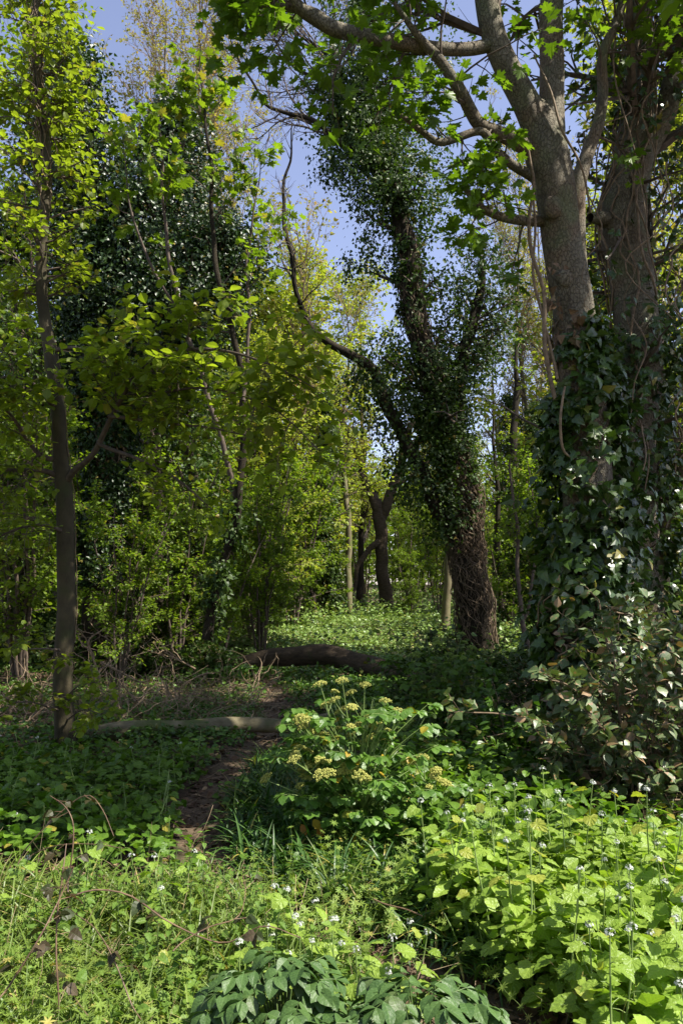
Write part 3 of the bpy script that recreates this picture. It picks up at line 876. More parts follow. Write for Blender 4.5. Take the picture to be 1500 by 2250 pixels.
far_groups = {
    'maple': ('maples in the far wood', [
        (mapleA, 500, 38, 1.0, 'yellow green maple behind the young maple, lower left of the sky gap'),
        (mapleB, 690, 46, .95, 'distant pale maple closing the middle of the wood'),
        (mapleA, 930, 52, .8, 'distant maple seen between the forked oak and the ivy trunk'),
        (mapleB, 330, 40, 1.05, 'maple deep in the wood behind the budding tree'),
        (mapleA, 1010, 40, .62, 'short bright maple behind the leaning ivy trunk'),
        (mapleB, 1180, 52, .78, 'distant maple in the gap left of the big sycamore'),
        (mapleA, 1330, 30, 1.15, 'bright maple showing between the two big trunks at right'),
        (mapleB, 1480, 33, 1.3, 'bright maple behind the vine hung trunk at the right edge'),
        (mapleC, 20, 34, 1.15, 'green maple at the left edge, far behind'),
        (mapleC, 290, 33, .95, 'green maple behind the broad ivy crown'),
        (mapleC, 440, 31, .62, 'low green maple behind the leaning sapling'),
        (mapleA, 90, 48, 1.1, 'distant maple in the left background'),
        (mapleC, 1130, 36, .55, 'low green maple right of the leaning ivy trunk'),
        (mapleC, 1440, 40, .9, 'green maple deep behind the right hand trunks'),
        (mapleA, 780, 60, .8, 'farthest maple on the line of the clearing'),
        (mapleB, 240, 60, .9, 'farthest maple in the left of the wood'),
        (mapleC, 570, 60, .9, 'farthest green maple left of the middle'),
        (mapleB, 1050, 64, .75, 'farthest maple right of the middle'),
        (mapleC, 1300, 60, .9, 'farthest green maple behind the big trunks'),
        (mapleA, 640, 28, .86, 'bright yellow green maple filling the space under the curved bare limb'),
        (mapleA, 520, 27, .80, 'bright yellow green maple right of the ivy crown'),
        (mapleA, 555, 23, .62, 'low bright maple at the left end of the clearing'),
        (mapleB, 1450, 14, .85, 'bright maple close behind the vine hung trunk'),
        (mapleC, 40, 18, 1.0, 'green maple behind the left edge sprays'),
    ]),
    'hazel': ('hazel bushes of the understorey', [
        (hazelB, 385, 14.5, .62, 'bright hazel sapling in front of the crooked trunk'),
        (hazelB, 570, 17, .62, 'bright hazel sapling right of the leaning sapling'),
        (hazelB, 262, 13, .55, 'bright hazel sapling right of the slender trunk'),
        (hazelA, 480, 15.5, .75, 'green hazel behind the leaning sapling'),
        (hazelB, 500, 22, .62, 'pale hazel at the left corner of the clearing'),
        (hazelA, 720, 27, .5, 'low hazel at the back of the clearing'),
        (hazelA, 905, 28, .55, 'low hazel right of the forked oak foot'),
        (hazelA, 60, 14, 1.0, 'hazel bush at the left edge behind the slender grey trunk'),
        (hazelB, 330, 18, 1.0, 'hazel bush between the ivy roots trunk and the leaning sapling'),
        (hazelA, 420, 25, 1.15, 'hazel bush deep in shade left of the clearing'),
        (hazelB, 700, 31, .95, 'hazel bush at the far side of the clearing, left of the forked oak'),
        (hazelA, 900, 38, 1.05, 'sunlit hazel bush right of the forked oak'),
        (hazelB, 960, 30, .75, 'low hazel bush behind the mossy pole trunk'),
        (hazelA, 1110, 24, .9, 'hazel bush right of the leaning ivy trunk'),
        (hazelB, 1210, 19, .8, 'hazel bush behind the thin forked sapling at right'),
        (hazelA, 1420, 15, 1.1, 'hazel bush behind the trunks at the right edge'),
        (hazelB, 150, 22, 1.2, 'pale hazel bush behind the ivy roots trunk at left'),
        (hazelA, 520, 29, 1.1, 'hazel bush in the back row, left of the clearing'),
        (hazelB, 800, 44, 1.1, 'distant hazel bush closing the path'),
        (hazelA, 1010, 46, 1.2, 'distant hazel bush seen past the mossy pole trunk'),
        (hazelB, 20, 26, 1.3, 'pale hazel bush far left in the background'),
        (hazelA, 270, 30, 1.3, 'hazel bush in the back row behind the brushwood'),
        (hazelB, 1330, 26, 1.2, 'pale hazel bush between the right hand trunks'),
        (hazelA, 620, 40, 1.2, 'distant hazel bush behind the middle of the log'),
        (hazelB, 690, 52, 1.5, 'farthest hazel bush behind the slim ivy trunk'),
        (hazelA, 860, 54, 1.5, 'farthest hazel bush behind the forked oak'),
        (hazelB, 940, 50, 1.4, 'farthest hazel bush right of the forked oak'),
        (hazelA, 1090, 50, 1.5, 'farthest hazel bush behind the forked sapling'),
        (hazelB, 480, 50, 1.5, 'farthest hazel bush behind the crooked trunk'),
        (hazelA, 380, 46, 1.5, 'hazel bush at the back behind the leaning sapling'),
        (hazelB, 1220, 44, 1.4, 'hazel bush at the back left of the big sycamore'),
        (hazelA, 200, 44, 1.5, 'hazel bush at the back behind the ivy roots trunk'),
        (hazelB, 545, 21, .8, 'pale hazel bush at the left end of the clearing'),
        (hazelA, 220, 17.5, 1.0, 'hazel bush hidden in shade behind the ivy roots trunk'),
    ]),
    'ivy': ('ivy clad trunks in the wood', [
        (ivyB, 600, 23, .7, 'narrow ivy clad trunk behind the left part of the log'),
        (ivyA, 350, 19, .95, 'ivy clad trunk just left of the leaning sapling'),
        (ivyB, 500, 26, .9, 'thin ivy column behind the leaning sapling'),
        (ivyA, 1120, 30, .8, 'ivy clad trunk behind the thin forked sapling'),
        (ivyA, 20, 19, 1.1, 'ivy clad trunk at the left edge of the wood'),
        (ivyB, 690, 33, .9, 'distant ivy column left of the slim ivy trunk'),
        (ivyA, 1190, 22, .62, 'short ivy clad trunk left of the big sycamore'),
        (ivyB, 280, 24, 1.0, 'thin ivy column in the shade behind the brushwood'),
        (ivyB, 1450, 15, 1.0, 'ivy column behind the vine hung trunk'),
        (ivyA, 130, 30, 1.1, 'ivy clad trunk deep in the left of the wood'),
    ]),
    'bare': ('budding trees with fine twigs', [
        (bareA, 290, 26, 1.0, 'budding tree behind the left of the ivy crown'),
        (bareB, 740, 33, .98, 'thinly leaved tree behind the leaning ivy tree'),
        (bareA, 1150, 30, .86, 'twiggy budding tree in the gap left of the big sycamore'),
        (bareB, 1090, 34, .9, 'budding tree with upright twigs right of the ivy tree'),
        (bareA, 1230, 38, 1.0, 'twiggy tree behind the big sycamore trunk'),
        (bareA, 470, 29, .92, 'budding tree behind the sycamore sapling leaves'),
        (bareB, 1420, 28, 1.2, 'budding tree behind the trunks at upper right'),
        (bareA, 1190, 46, .95, 'distant twiggy tree in the gap left of the big sycamore'),
    ]),
}
for k, (grp, rows) in far_groups.items():
    for r_, _, _, _, _ in rows: r_['group'] = grp
    for r_, px, Y, s, lab in rows:
        copy_tree(r_, far_at(px, Y), random.uniform(0, 6.28), s, lab, grp)

g = Geo()                         # the wood beyond, read as one mass
K = 52000
x = rng.uniform(-60, 60, K); y = rng.uniform(66, 84, K)
top = 7.5 + 3.5 * np.sin(x * .21) + 2 * np.sin(x * .53 + 1) + rng.normal(size=K) * .8
z = ground_z(x, y) + rng.random(K) ** .8 * top
P = np.stack([x, y, z], -1)
k = fn(P, .35) > -.55
scatter(g, [SMALL], P[k], rng.normal(size=(k.sum(), 3)), rng.normal(size=(k.sum(), 3)) + [0, -.3, .6], .55)
tag(g.obj('far_wood', M['syc']), kind='stuff')


# ------------------------------------------------------------------ big sycamore at right
def base_of(lb): return (float(lb[0][0][0]), float(lb[0][0][1]), float(ground_z(lb[0][0][0], lb[0][0][1])))


SY = 7.2
syc_trunk = L((1312, 1760, SY, 0.368), (1306, 1650, SY, 0.304), (1298, 1500, SY, 0.267), (1290, 1250, SY, 0.244), (1284, 1000, SY, 0.216), (1276, 800, SY, 0.202), (1252, 620, SY, 0.189), (1226, 500, SY, 0.179), (1208, 400, SY, 0.189), (1196, 330, SY, 0.198), (1185, 270, SY, 0.156), (1176, 235, SY, 0.092), n=60, jit=.02)
syc_left = L((1212, 400, SY, 0.110), (1190, 320, SY, 0.152), (1162, 245, 7.17, 0.136), (1122, 165, 7.1, 0.124), (1092, 90, 7.05, 0.115), (1072, 0, 7.0, 0.110), (1050, -150, 6.9, 0.097), (1010, -420, 6.7, 0.055), (980, -640, 6.5, 0.018), n=36)
syc_right = L((1200, 400, SY, 0.108), (1206, 320, SY, 0.135), (1210, 240, 7.22, 0.122), (1214, 120, 7.26, 0.117), (1215, 0, 7.3, 0.113), (1225, -180, 7.4, 0.099), (1240, -420, 7.5, 0.063), (1280, -700, 7.6, 0.018), n=36)
syc_low = L((1195, 350, SY, .10), (1165, 335, 7.15, .085), (1128, 312, 7.1, .075), (1062, 282, 7.0, .066), (1036, 245, 6.95, .062), (1012, 195, 6.85, .058), (968, 128, 6.75, .05), (938, 98, 6.7, .045), (905, 60, 6.6, .03), (860, 0, 6.5, .02), n=34)
syc_bough = L((1090, 92, 7.05, .07), (1050, 100, 7.0, .062), (960, 104, 6.85, .06), (880, 98, 6.7, .062), (800, 82, 6.55, .064), (740, 70, 6.45, .066), (700, 48, 6.4, .06), (655, 12, 6.3, .05), (640, -60, 6.2, .04), (620, -200, 6.1, .02), n=34)
syc_bough2 = L((742, 72, 6.45, .045), (690, 30, 6.4, .04), (640, 22, 6.35, .035), (600, 10, 6.3, .03), (540, -20, 6.2, .015), n=18)
syc_b = L((1190, 405, SY, .06), (1165, 385, 7.15, .048), (1120, 360, 7.05, .045), (1085, 332, 6.95, .042), (1066, 300, 6.9, .040), (1045, 294, 6.85, .036), (968, 316, 6.75, .036), (930, 292, 6.65, .028), (885, 255, 6.55, .018), n=30)
syc_c = L((1210, 487, SY, .06), (1172, 484, 7.1, .05), (1112, 474, 7.0, .043), (1060, 455, 6.9, .036), (1035, 430, 6.85, .032), (1015, 408, 6.8, .02), n=24)
syc_d = L((1282, 640, 7.3, .06), (1272, 520, 7.35, .075), (1268, 420, 7.4, .085), (1285, 350, 7.4, .07), (1308, 270, 7.45, .06), (1320, 200, 7.5, .055), (1322, 130, 7.5, .05), (1350, 60, 7.5, .045), (1378, -20, 7.5, .04), (1410, -160, 7.5, .02), n=34)

b0 = base_of(syc_trunk)
syc = thing('sycamore_tree', 'big sycamore at right forked high up, lower trunk wrapped in large glossy ivy', 'tree', b0)
knobs = Geo()
for (px, py, rr) in ((1214, 455, .09), (1240, 610, .07)):     # swollen branch collar and healed scars
    c = W(px, py, SY - .17)
    th, ph = np.meshgrid(np.linspace(0, np.pi, 9), np.linspace(0, 2 * np.pi, 13)[:-1])
    V = np.stack([np.sin(th) * np.cos(ph), np.sin(th) * np.sin(ph) * .42, np.cos(th) * 1.2], -1) * rr + c
    ii = np.arange(th.size).reshape(th.shape)
    q = np.stack([ii[:, :-1], ii[:, 1:], np.roll(ii, -1, 0)[:, 1:], np.roll(ii, -1, 0)[:, :-1]], -1).reshape(-1, 4)
    knobs.add(V.reshape(-1, 3), q)
trunk_obj('trunk', syc_trunk, M['barksyc'], syc, 28, .045, 110, knobs)
for lb, s in ((syc_left, 20), (syc_right, 20), (syc_low, 12), (syc_bough, 12), (syc_bough2, 10), (syc_b, 10), (syc_c, 10), (syc_d, 12)):
    trunk_obj('limb', lb, M['barksyc'], syc, s, .04)
g, tw = twiggery([syc_left, syc_right], 18, 2.4, 8, 1.1, .30, (.6, 1.3), .02, .3)
g2, tw2 = twiggery([syc_bough, syc_bough2, syc_low, syc_d], 12, .9, 6, .42, .30, (.7, 1.4), .01, .25, rmin=.003)
g3, tw3 = twiggery([syc_b, syc_c], 9, .55, 5, .28, .25, (.7, 1.4), .0, .25, rmin=.003)
g.merge(g2).merge(g3)
g.obj('branches', M['twig'], syc)
c = Geo()
for P in tw: leaves_along(c, P, [MAPLE, MAPLE2], 5, .115, flat=.7, droop=.35, off=.05)
for P in tw2 + tw3: leaves_along(c, P, [MAPLE, MAPLE2], 4, .105, flat=.65, droop=.25, t0=.3, off=.05)
c.obj('crown', M['sycdark'], syc)
# ivy on the trunk
ic = Geo()
clad(ic, syc_trunk, 560, 11, lambda t: np.interp(t, [0, .06, .20, .42, .50, .58, .66], [.02, .05, .14, .20, .13, .06, .03]), .105, [IVY, IVY2, IVY], .07, .66, .20, .75, .5, keep=lambda c: fn(c, 1.7) > -.42 - (c[:, 2] < 2.6) * .5 + np.clip(c[:, 2] - 3.2, 0, 2) * .7)
clad(ic, syc_trunk, 26, 9, lambda t: .05 + 0 * t, .08, [IVY], .56, .74, .12, .8, .3, keep=lambda c: c[:, 0] > np.interp(c[:, 2], [0, 10], [2.2, 2.2]))
ic.obj('ivy', M['ivynear'], syc)
wc = Geo()
clad(wc, L((1240, 600, SY, .225), (1262, 700, SY, .23), (1285, 790, SY, .24)), 26, 7, lambda t: .05 + 0 * t, .085, [IVY2, IVY], 0, 1, .12, .9, .2, keep=lambda c: (c[:, 0] < 2.15) & (c[:, 1] < SY + .1))
wc.obj('withered_ivy', M['gone'], syc)
vg = Geo()
vg.add(*ivy_roots(syc_trunk, 85, .0, .30, .010, .9, .10, 1.4))
vg.add(*ivy_roots(syc_trunk, 10, .25, .75, .009, .15, .0, .15))
for pts in (((1160, 330, 7.0, .012), (1170, 400, 7.0, .014), (1158, 470, 7.0, .016), (1165, 560, 6.98, .018), (1190, 640, 6.97, .018), (1200, 760, 6.95, .02), (1222, 880, 6.93, .02)),
            ((1170, 400, 6.95, .01), (1180, 500, 6.95, .012), (1172, 600, 6.95, .013), (1195, 700, 6.95, .014), (1218, 830, 6.93, .014)),
            ((1172, 120, 7.0, .008), (1205, 200, 7.0, .010), (1232, 290, 6.97, .012), (1275, 370, 7.0, .010), (1300, 470, 7.1, .010)),
            ((1240, 850, 6.85, .010), (1235, 930, 6.78, .012), (1240, 990, 6.8, .012), (1262, 1010, 6.82, .008))):
    P, r = L(*pts, n=22)
    vg.add(*tubes(P, r, 6))
vg.obj('ivy_stem', M['vine'], syc, smooth=True)

# ------------------------------------------------------------------ vine hung trunk behind it
VY = 8.4
v_trunk = L((1402, 1640, VY, 0.319), (1400, 1500, VY, 0.260), (1396, 1250, VY, 0.244), (1396, 1000, VY, 0.235), (1400, 800, VY, 0.231), (1385, 620, VY, 0.235), (1375, 480, VY, 0.235), (1384, 360, VY, 0.214), (1398, 230, VY, 0.168), (1408, 110, VY, 0.143), (1412, 0, VY, 0.134), (1405, -200, VY, 0.101), (1390, -500, VY, 0.034), n=54, jit=.03)
v_fork = L((1392, 400, VY, 0.120), (1425, 320, VY, 0.128), (1462, 240, VY, 0.120), (1480, 150, VY, 0.112), (1500, 40, VY, 0.104), (1540, -150, VY, 0.072), (1570, -400, VY, 0.024), n=26)
v_stub = L((1370, 500, VY, .12), (1330, 478, VY - .1, .09), (1292, 474, VY - .2, .05), n=10)
v_stub2 = L((1395, 205, VY, .10), (1350, 190, VY - .1, .085), (1305, 195, VY - .2, .05), n=10)
b0 = base_of(v_trunk)
vt = thing('ivy_clad_tree', 'broad trunk hung with loose vines, behind the big sycamore at right', 'tree', b0)
trunk_obj('trunk', v_trunk, M['barksyc'], vt, 24, .06, 90)
for lb, s in ((v_fork, 16), (v_stub, 10), (v_stub2, 10)): trunk_obj('limb', lb, M['barksyc'], vt, s, .05)
g, tw = twiggery([v_trunk, v_fork], 26, 2.4, 8, 1.0, .55, (.6, 1.3), .05, .3)
g2, tw2 = twiggery([v_trunk], 46, 1.1, 5, .45, .15, (.9, 1.6), -.06, .12, rmin=.003)
g.merge(g2)
g.obj('branches', M['twig'], vt)
c = Geo()
for P in tw: leaves_along(c, P, [MAPLE_LO], 5, .11, flat=.6)
c.obj('crown', M['syc'], vt)
c = Geo()
clad(c, v_trunk, 360, 10, lambda t: np.interp(t, [0, .1, .4, .5, .8], [.05, .15, .18, .16, .28]), .085, [IVY, IVY2], .05, .40, .22, .7, .35)
clad(c, v_trunk, 330, 9, lambda t: .25 + .6 * t, .07, [IVY, IVY2], .38, .98, .25, .7, .35, keep=lambda c: fn(c, 1.4) > -.1)
clad(c, v_fork, 130, 9, lambda t: .5 + 0 * t, .07, [IVY, IVY2], .1, .95, .25, .7, .35)
for P in tw2: leaves_along(c, P, [IVY, IVY2], 4, .07, flat=.3, droop=.4)
c.obj('ivy', M['ivynear'], vt)
vg = Geo(); vg.add(*ivy_roots(v_trunk, 24, .1, .9, .013, .4, .04, .6))
for k in range(22):       # loose vines hanging off the trunk
    px = rng.uniform(1270, 1540); py = rng.uniform(40, 1000); ln = rng.uniform(120, 420)
    y0 = VY - rng.uniform(.1, .9)
    P, r = L((px, py, y0, .009), (px + rng.normal() * 25, py + ln * .3, y0 - .1, .008), (px + rng.normal() * 40, py + ln * .65, y0, .007), (px + rng.normal() * 60, py + ln, y0 + .1, .005), n=16, jit=.03)
    vg.add(*tubes(P, r, 4))
vg.obj('ivy_stem', M['vine'], vt, smooth=True)

# ------------------------------------------------------------------ slender trunk at left
TY = 8.0
h_trunk = L((152, 1672, TY, 0.129), (143, 1600, TY, 0.101), (137, 1500, TY, 0.093), (146, 1300, TY, 0.091), (148, 1180, TY, 0.089), (140, 1060, TY, 0.086), (130, 950, TY, 0.073), (113, 790, TY, 0.064), (93, 640, TY, 0.057), (98, 480, TY, 0.053), (102, 340, TY, 0.050), (86, 190, TY, 0.046), (82, 50, TY, 0.041), (88, -150, TY, 0.031), (95, -380, TY, 0.010), n=60, jit=.012)
h_b1 = L((146, 1062, TY, .036), (165, 1035, 7.9, .033), (200, 1000, 7.75, .029), (238, 925, 7.6, .025), (270, 868, 7.4, .022), (302, 815, 7.2, .018), (380, 778, 6.95, .017), (500, 775, 6.7, .012), (600, 800, 6.4, .008), (690, 850, 6.2, .004), n=40)
h_b2 = L((140, 1052, TY, .035), (100, 1036, 7.9, .026), (60, 1032, 7.8, .02), (0, 1028, 7.6, .014), (-90, 1030, 7.4, .006), n=20)
h_b3 = L((132, 1010, TY, .035), (90, 1000, 7.9, .026), (55, 960, 7.8, .02), (20, 905, 7.6, .014), (-50, 860, 7.4, .006), n=20)
h_b4 = L((145, 1170, TY, .03), (100, 1152, 7.8, .017), (50, 1160, 7.6, .012), (-30, 1200, 7.4, .006), n=18)
h_b5 = L((215, 975, 7.7, .02), (300, 1010, 7.4, .016), (400, 1060, 7.0, .011), (470, 1120, 6.8, .005), n=18)
h_b6 = L((240, 915, 7.5, .02), (330, 930, 7.2, .014), (450, 935, 6.9, .010), (560, 960, 6.6, .005), n=18)
h_b7 = L((110, 770, TY, .03), (160, 760, 7.8, .018), (230, 790, 7.5, .012), (300, 850, 7.2, .005), n=18)
h_b8 = L((268, 870, 7.45, .02), (340, 860, 7.1, .014), (450, 850, 6.8, .010), (600, 900, 6.5, .006), (700, 990, 6.4, .004), n=18)
h_b9 = L((125, 900, TY, .03), (80, 850, 7.7, .018), (20, 830, 7.4, .012), (-50, 850, 7.2, .005), n=18)
h_low = [L((138, 1540, TY, .012), (180, 1510, 7.5, .008), (215, 1500, 7.2, .004), n=10), L((140, 1430, TY, .012), (90, 1420, 7.5, .008), (10, 1425, 7.2, .004), n=10), L((140, 1580, TY, .010), (180, 1560, 7.6, .007), (225, 1575, 7.3, .004), n=10), L((136, 1560, TY, .012), (80, 1545, 7.6, .007), (30, 1550, 7.3, .004), n=10)]
b0 = base_of(h_trunk)
ht = thing('hornbeam_tree', 'slender grey trunk at left with layered sprays of round green leaves', 'tree', b0)
vg = Geo(); vg.add(*ivy_roots(h_trunk, 3, .05, .42, .012, .1, .0, .3))
trunk_obj('trunk', h_trunk, M['barkbrown'], ht, 18, .05, 100)
for lb in (h_b1, h_b2, h_b3, h_b4, h_b5, h_b6, h_b7, h_b8, h_b9): trunk_obj('limb', lb, M['twig'], ht, 8, .03)
g, tw = twiggery([h_b1], 34, .85, 8, .36, .25, (.6, 1.2), -.01, .3, rmin=.0025)
for lb in (h_b2, h_b3, h_b4, h_b5, h_b6, h_b7, h_b8, h_b9):
    a, b = twiggery([lb], 9 if any(lb is q_ for q_ in (h_b5, h_b6, h_b8)) else 16, .65, 6, .34, .15, (.6, 1.2), -.01, .3, rmin=.0025); g.merge(a); tw += b
a, b = twiggery([h_trunk], 92, .72, 8, .34, .46, (1.0, 1.6), -.02, .25, rmin=.003); g.merge(a); tw += b
for lb in h_low:
    g.add(*tubes(lb[0], lb[1], 5)); a, b = twiggery([lb], 8, .22, 3, .16, .1, (.6, 1.2), -.01, .4, rmin=.002); g.merge(a); tw += b
g.obj('branches', M['twig'], ht)
c = Geo()
for k_, P in enumerate(tw): leaves_along(c, P, [OVATE, OVATE2, OVATE], 5, .092 if k_ == 0 or 5 < k_ < 9 else .072, flat=.72, droop=.16, t0=.05)
c.obj('crown', M['beech'], ht)
vg.add(*ivy_roots(h_trunk, 26, .55, .85, .007, .9, .05, 2.0))
vg.obj('ivy_stem', M['vine'], ht, smooth=True)

# ------------------------------------------------------------------ broad ivy crown at left
IY = 15.0
i1 = L((214, 1440, IY, .36), (218, 1350, IY, .30), (226, 1200, IY, .27), (238, 1000, IY, .25), (255, 880, IY, .24), (290, 770, IY, .20), (335, 650, IY, .17), (362, 500, IY, .13), (380, 350, IY, .09), (390, 215, IY, .03), n=40, jit=.04)
i2 = L((270, 840, IY, .14), (350, 760, 14.8, .13), (420, 690, 14.6, .11), (470, 600, 14.5, .08), (500, 500, 14.5, .03), n=20)
i3 = L((240, 960, IY, .13), (205, 800, 14.8, .12), (180, 600, 14.8, .10), (165, 400, 14.8, .08), (150, 230, 14.8, .05), (140, 90, 14.8, .02), n=26)
i4 = L((262, 870, IY, .12), (240, 760, 15.3, .11), (250, 600, 15.4, .08), (270, 440, 15.4, .03), n=18)
b0 = base_of(i1)
it = thing('ivy_clad_tree', 'old tree at left whose whole crown is a broad dark mass of ivy', 'tree', b0)
trunk_obj('trunk', i1, M['barkdark'], it, 18, .08, 60)
for lb in (i2, i3, i4): trunk_obj('limb', lb, M['barkdark'], it, 10, .06)
g, tw = twiggery([i1, i2, i3, i4], 34, 1.3, 8, .55, .35, (.6, 1.3), .06, .3)
g.obj('branches', M['twig'], it)
c = Geo()
clad(c, i1, 1500, 34, lambda t: np.interp(t, [0, .2, .42, .5, .62, .8, .92, 1], [.04, .08, .25, .7, 1.15, .95, .45, .2]), .075, [IVY_LO], .12, 1, .34)
clad(c, i2, 800, 34, lambda t: np.interp(t, [0, .5, 1], [.5, .85, .45]), .075, [IVY_LO], .05, 1, .34)
clad(c, i3, 1000, 32, lambda t: np.interp(t, [0, .4, .8, 1], [.2, .5, .75, .4]), .075, [IVY_LO], .1, 1, .30)
clad(c, i4, 420, 32, lambda t: np.interp(t, [0, .5, 1], [.4, .7, .4]), .075, [IVY_LO], .05, 1, .30)
c.obj('ivy', M['ivy'], it)
vg = Geo(); vg.add(*ivy_roots(i1, 60, .02, .5, .02, .8, .06, 1.2)); vg.obj('ivy_stem', M['vinedark'], it)

# ------------------------------------------------------------------ leaning sapling with lobed leaves in front of it
s1 = L((455, 1405, 12.5, .085), (470, 1330, 12.5, .075), (500, 1210, 12.5, .07), (520, 1100, 12.4, .064), (538, 960, 12.3, .056), (530, 820, 12.2, .05), (495, 680, 12, .044), (475, 560, 11.9, .038), (462, 400, 11.8, .03), (450, 240, 11.8, .02), (440, 90, 11.8, .008), n=44, jit=.03)
s2 = L((520, 1100, 12.4, .045), (470, 900, 12.2, .04), (400, 700, 12, .034), (372, 540, 11.8, .028), (355, 400, 11.7, .022), (350, 220, 11.6, .01), n=30, jit=.03)
s3 = L((535, 880, 12.2, .03), (545, 700, 12.2, .026), (548, 560, 12.2, .022), (560, 440, 12.1, .012), (570, 330, 12.1, .006), n=24, jit=.03)
s4 = L((400, 700, 12, .025), (320, 560, 11.8, .02), (285, 430, 11.7, .012), (270, 300, 11.7, .005), n=20, jit=.02)
b0 = base_of(s1)
st = thing('sycamore_sapling', 'thin leaning sycamore sapling with fresh lobed leaves in front of the ivy crown', 'tree', b0)
trunk_obj('trunk', s1, M['barkdark'], st, 10, .05)
for lb in (s2, s3, s4): trunk_obj('limb', lb, M['twig'], st, 7, .04)
g = Geo(); tw = []
for lb, k, t0 in ((s1, 13, .66), (s2, 11, .62), (s3, 8, .55), (s4, 7, .5)):
    a, b = twiggery([lb], k, .95, 5, .40, t0, (.5, 1.2), .04, .35, rmin=.004); g.merge(a); tw += b
lo, lo2 = twiggery([s1], 10, 1.2, 6, .5, .30, (.8, 1.3), .0, .3, rmin=.004); g.merge(lo)
g.obj('branches', M['twig'], st)
c = Geo()
for P in tw: leaves_along(c, P, [MAPLE, MAPLE2], 4, .125, flat=.5, droop=.3, t0=.2, off=.05)
for P in lo2: leaves_along(c, P, [MAPLE, MAPLE2], 4, .11, flat=.6, droop=.25, t0=.1, off=.05)
c.obj('crown', M['syc'], st)
c = Geo(); clad(c, s1, 110, 18, lambda t: .10 + .2 * t, .08, [IVY_LO], 0, .45, .2, keep=lambda q: fn(q, 1.5) > -.1); c.obj('ivy', M['ivyfar'], st)

# ------------------------------------------------------------------ leaning ivy tree in the middle
CY = 17.0
c1 = L((1046, 1475, CY, 0.414), (1042, 1400, CY, 0.342), (1034, 1280, CY, 0.310), (1024, 1180, CY, 0.306), (1006, 1050, CY, 0.288), (975, 925, CY, 0.270), (938, 800, CY, 0.243), (915, 700, CY, 0.225), (897, 600, CY, 0.207), (880, 470, CY, 0.189), (850, 320, CY, 0.153), (820, 180, CY, 0.117), (795, 40, CY, 0.081), (780, -80, CY, 0.036), n=60, jit=.05)
c2 = L((1015, 1190, CY, .20), (965, 1120, 16.8, .16), (925, 1045, 16.7, .14), (888, 965, 16.6, .13), (850, 880, 16.5, .12), (812, 805, 16.4, .11), (770, 786, 16.3, .095), (722, 757, 16.2, .08), (676, 700, 16.1, .065), (646, 620, 16, .052), (630, 525, 16, .044), (627, 430, 16, .034), (632, 340, 16, .024), (640, 275, 16, .012), n=70, jit=.055)
c3 = L((985, 945, CY, .17), (1008, 850, 17.2, .15), (1030, 740, 17.3, .13), (1048, 650, 17.4, .10), (1062, 570, 17.4, .05), n=24, jit=.04)
c4 = L((870, 430, CY, .10), (800, 350, 16.8, .085), (745, 315, 16.6, .07), (690, 268, 16.5, .055), (622, 243, 16.4, .042), (583, 226, 16.3, .034), (553, 180, 16.2, .026), (512, 110, 16.1, .018), (504, 50, 16, .008), n=40, jit=.03)
c5 = L((860, 360, CY, .08), (780, 260, 17.2, .07), (700, 180, 17.4, .05), (650, 150, 17.5, .03), (590, 70, 17.6, .012), n=26, jit=.03)
c6 = L((850, 320, CY, .08), (760, 220, 17, .06), (720, 120, 17, .045), (640, 60, 17, .03), (560, -40, 17, .01), n=26, jit=.03)
c7 = L((1000, 1020, CY, .12), (950, 960, 17.2, .10), (905, 985, 17.4, .07), (870, 1040, 17.5, .03), n=18, jit=.03)
b0 = base_of(c1)
ct = thing('ivy_clad_tree', 'tall leaning ivy tree in the middle with one bare limb curving up', 'tree', b0)
trunk_obj('trunk', c1, M['barkdark'], ct, 22, .07, 90)
for lb, s in ((c2, 12), (c3, 12), (c4, 8), (c5, 8), (c6, 8), (c7, 8)): trunk_obj('limb', lb, M['barkdark'], ct, s, .05)
g, tw = twiggery([c1, c3], 30, 1.4, 7, .6, .30, (.7, 1.4), .02, .25)
bt = Geo()
for lb, k, ll in ((c4, 13, 2.2), (c5, 15, 2.4), (c6, 16, 2.4)):      # bare fine twigs against the sky
    P, r = limb_arr(lb, 14)
    pos, D, l, rad, t = spawn(P[None], r[None], np.array([k]), .3, 1, (.3, .8), ll, .5)
    P1, R1 = grow(pos, D, l, np.maximum(rad, .012), 8, .13, .03, .3)
    g.add(*tubes(P1, R1, 4))
    pos, D, l, rad, t = spawn(P1, R1, np.full(k, 9), .1, 1.0, (.3, .8), .8, .6)
    P2, R2 = grow(pos, D, l, np.maximum(rad, .007), 6, .2, .02, .4)
    g.add(*tubes(P2, R2, 3))
    pos, D, l, rad, t = spawn(P2, R2, np.full(len(P2), 3), .1, 1.0, (.3, .8), .35, .7)
    P3, R3 = grow(pos, D, l, np.maximum(rad, .005), 5, .2, .0, .6)
    g.add(*tubes(P3, R3, 3))
    leaves_along(bt, P3, [SMALL], 1, .045, t0=.6, flat=.3)
P, r = limb_arr(c2, 20)
pos, D, l, rad, t = spawn(P[None], r[None], np.array([16]), .45, 1, (.4, 1.0), 1.1, .4)
P1, R1 = grow(pos, D, l, np.maximum(rad, .008), 8, .24, .05, .3); g.add(*tubes(P1, R1, 4))
pos, D, l, rad, t = spawn(P1, R1, np.full(len(P1), 5), .2, 1, (.4, 1.0), .4, .6)
P2, R2 = grow(pos, D, l, np.maximum(rad, .005), 5, .24, .03, .4); g.add(*tubes(P2, R2, 3))
g.obj('branches', M['twig'], ct)
bt.obj('buds', M['bud'], ct)
c = Geo()
